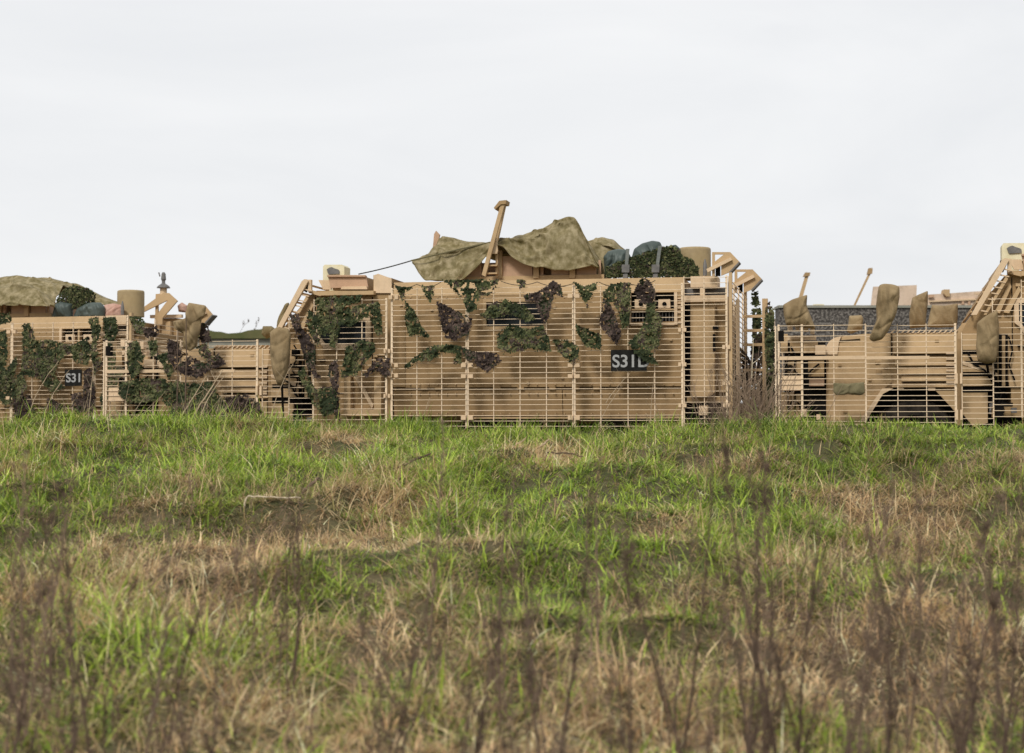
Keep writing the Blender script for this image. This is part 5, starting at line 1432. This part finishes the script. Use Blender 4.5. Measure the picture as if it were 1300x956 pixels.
# brown thicket between the central and the right-hand vehicle
mb = MB(); rnd = random.Random(77)
for k in range(190):
    px = rnd.gauss(948, 24); b0 = at(px, 552, 21.0 + rnd.uniform(-.3, .4)); b0.z = float(tz(b0.x, b0.y)) - .03
    ang = rnd.gauss(.15, .35); ln = rnd.uniform(.35, 1.15)
    d = Vector((math.sin(ang), rnd.gauss(0, .15), math.cos(ang)))
    pts = [b0 + d * ln * t + Vector((rnd.gauss(0, .012), rnd.gauss(0, .012), -.1 * t * t * abs(ang))) for t in (0, .25, .5, .75, 1)]
    mb.tube(pts, [.006, .005, .004, .003, .0015], 4)
    for j in (2, 3):
        e = Vector((rnd.uniform(-1, 1), rnd.uniform(-.5, .5), rnd.uniform(.2, 1))).normalized(); mb.tube([pts[j], pts[j] + e * .09, pts[j] + e * .18], [.003, .002, .001], 3)
tag(mb.build('dead_thicket', 'weed_brown'), 'brown dead thicket filling the gap behind the tail of the central vehicle', 'thicket', kind='stuff')
mb = MB()
for k in range(300):
    px = rnd.choice((rnd.gauss(285, 32), rnd.gauss(60, 45), rnd.gauss(250, 20), rnd.gauss(150, 45), rnd.uniform(500, 860))); b0 = at(px, 540, 20.9 + rnd.uniform(-.3, .6)); b0.z = float(tz(b0.x, b0.y)) - .03
    ang = rnd.gauss(.35, .45); ln = rnd.uniform(.25, .7) * (1 if px < 400 else .6)
    d = Vector((math.sin(ang), rnd.gauss(0, .15), math.cos(ang)))
    pts = [b0 + d * ln * t + Vector((0, 0, -.16 * t * t * abs(ang))) for t in (0, .25, .5, .75, 1)]
    mb.tube(pts, [.004, .0035, .003, .002, .001], 3)
tag(mb.build('dry_stems', 'weed_pale'), 'fine dry stems fringing the crest of the bank', 'stems', kind='stuff')

# sticks lying on the bank
def stick(name, pxs, label, r, m, lift=.10):
    pts = []
    for px, py in pxs:
        g = ground_hit(px, min(py + 10, 860)); pts.append(g)
    base = sum((p.y for p in pts)) / len(pts)
    pts = [at(px, py, base) for px, py in pxs]
    out = []
    for i in range(len(pts) - 1):
        for k in range(5): out.append(pts[i].lerp(pts[i + 1], k / 5) + Vector((random.gauss(0, .004), random.gauss(0, .004), random.gauss(0, .004))))
    out.append(pts[-1])
    mb = MB(); n = len(out); mb.tube(out, [r * (1 - .45 * i / n) for i in range(n)], 6)
    return tag(mb.build(name, m), label, 'stick', 'sticks lying on the bank')
stick('bent_stick', [(309, 650), (312, 632), (322, 630), (345, 631.5), (382, 632)], 'pale bent stick lying in the grass below the central bonnet', .010, 'stick_pale')
stick('fallen_branch', [(440, 622), (470, 606), (500, 596), (530, 582), (547, 576)], 'dark fallen branch slanting up to the right in the grass left of centre', .014, 'weed_dark')
stick('fallen_branch', [(655, 590), (672, 576), (690, 564), (697, 558)], 'pale fallen branch pointing up to the right near the crest', .014, 'weed_pale')
stick('fallen_branch', [(640, 575), (655, 565), (668, 556)], 'short pale fallen branch beside the longer one near the crest', .010, 'weed_pale')
stick('fallen_branch', [(695, 575), (720, 575), (745, 582), (770, 580)], 'thin dark fallen twig lying level in the grass right of centre', .009, 'weed_dark')
stick('fallen_branch', [(378, 630), (392, 618), (404, 606)], 'stub of brown branch at the right end of the bent stick', .022, 'weed_brown')
# wispy plants on the bunker
for i, (px, py, lb) in enumerate(((308, 404, 'wispy dead plant on top of the bunker, left'), (328, 402, 'wispy dead plant on top of the bunker, right'))):
    b0 = at(px - 6, 424, 62.5); tip = at(px, py, 62.5)
    mb = weed_mesh(1200 + i, h=(tip.z - b0.z) + .1, branches=9, r0=.010, lean=.25, bl=.5, head_size=.04)
    o = mb.build('wispy_plant', 'weed_dark'); o.location = (b0.x, 62.5, b0.z - .05)
    tag(o, lb, 'plant', 'plants on the bunker')
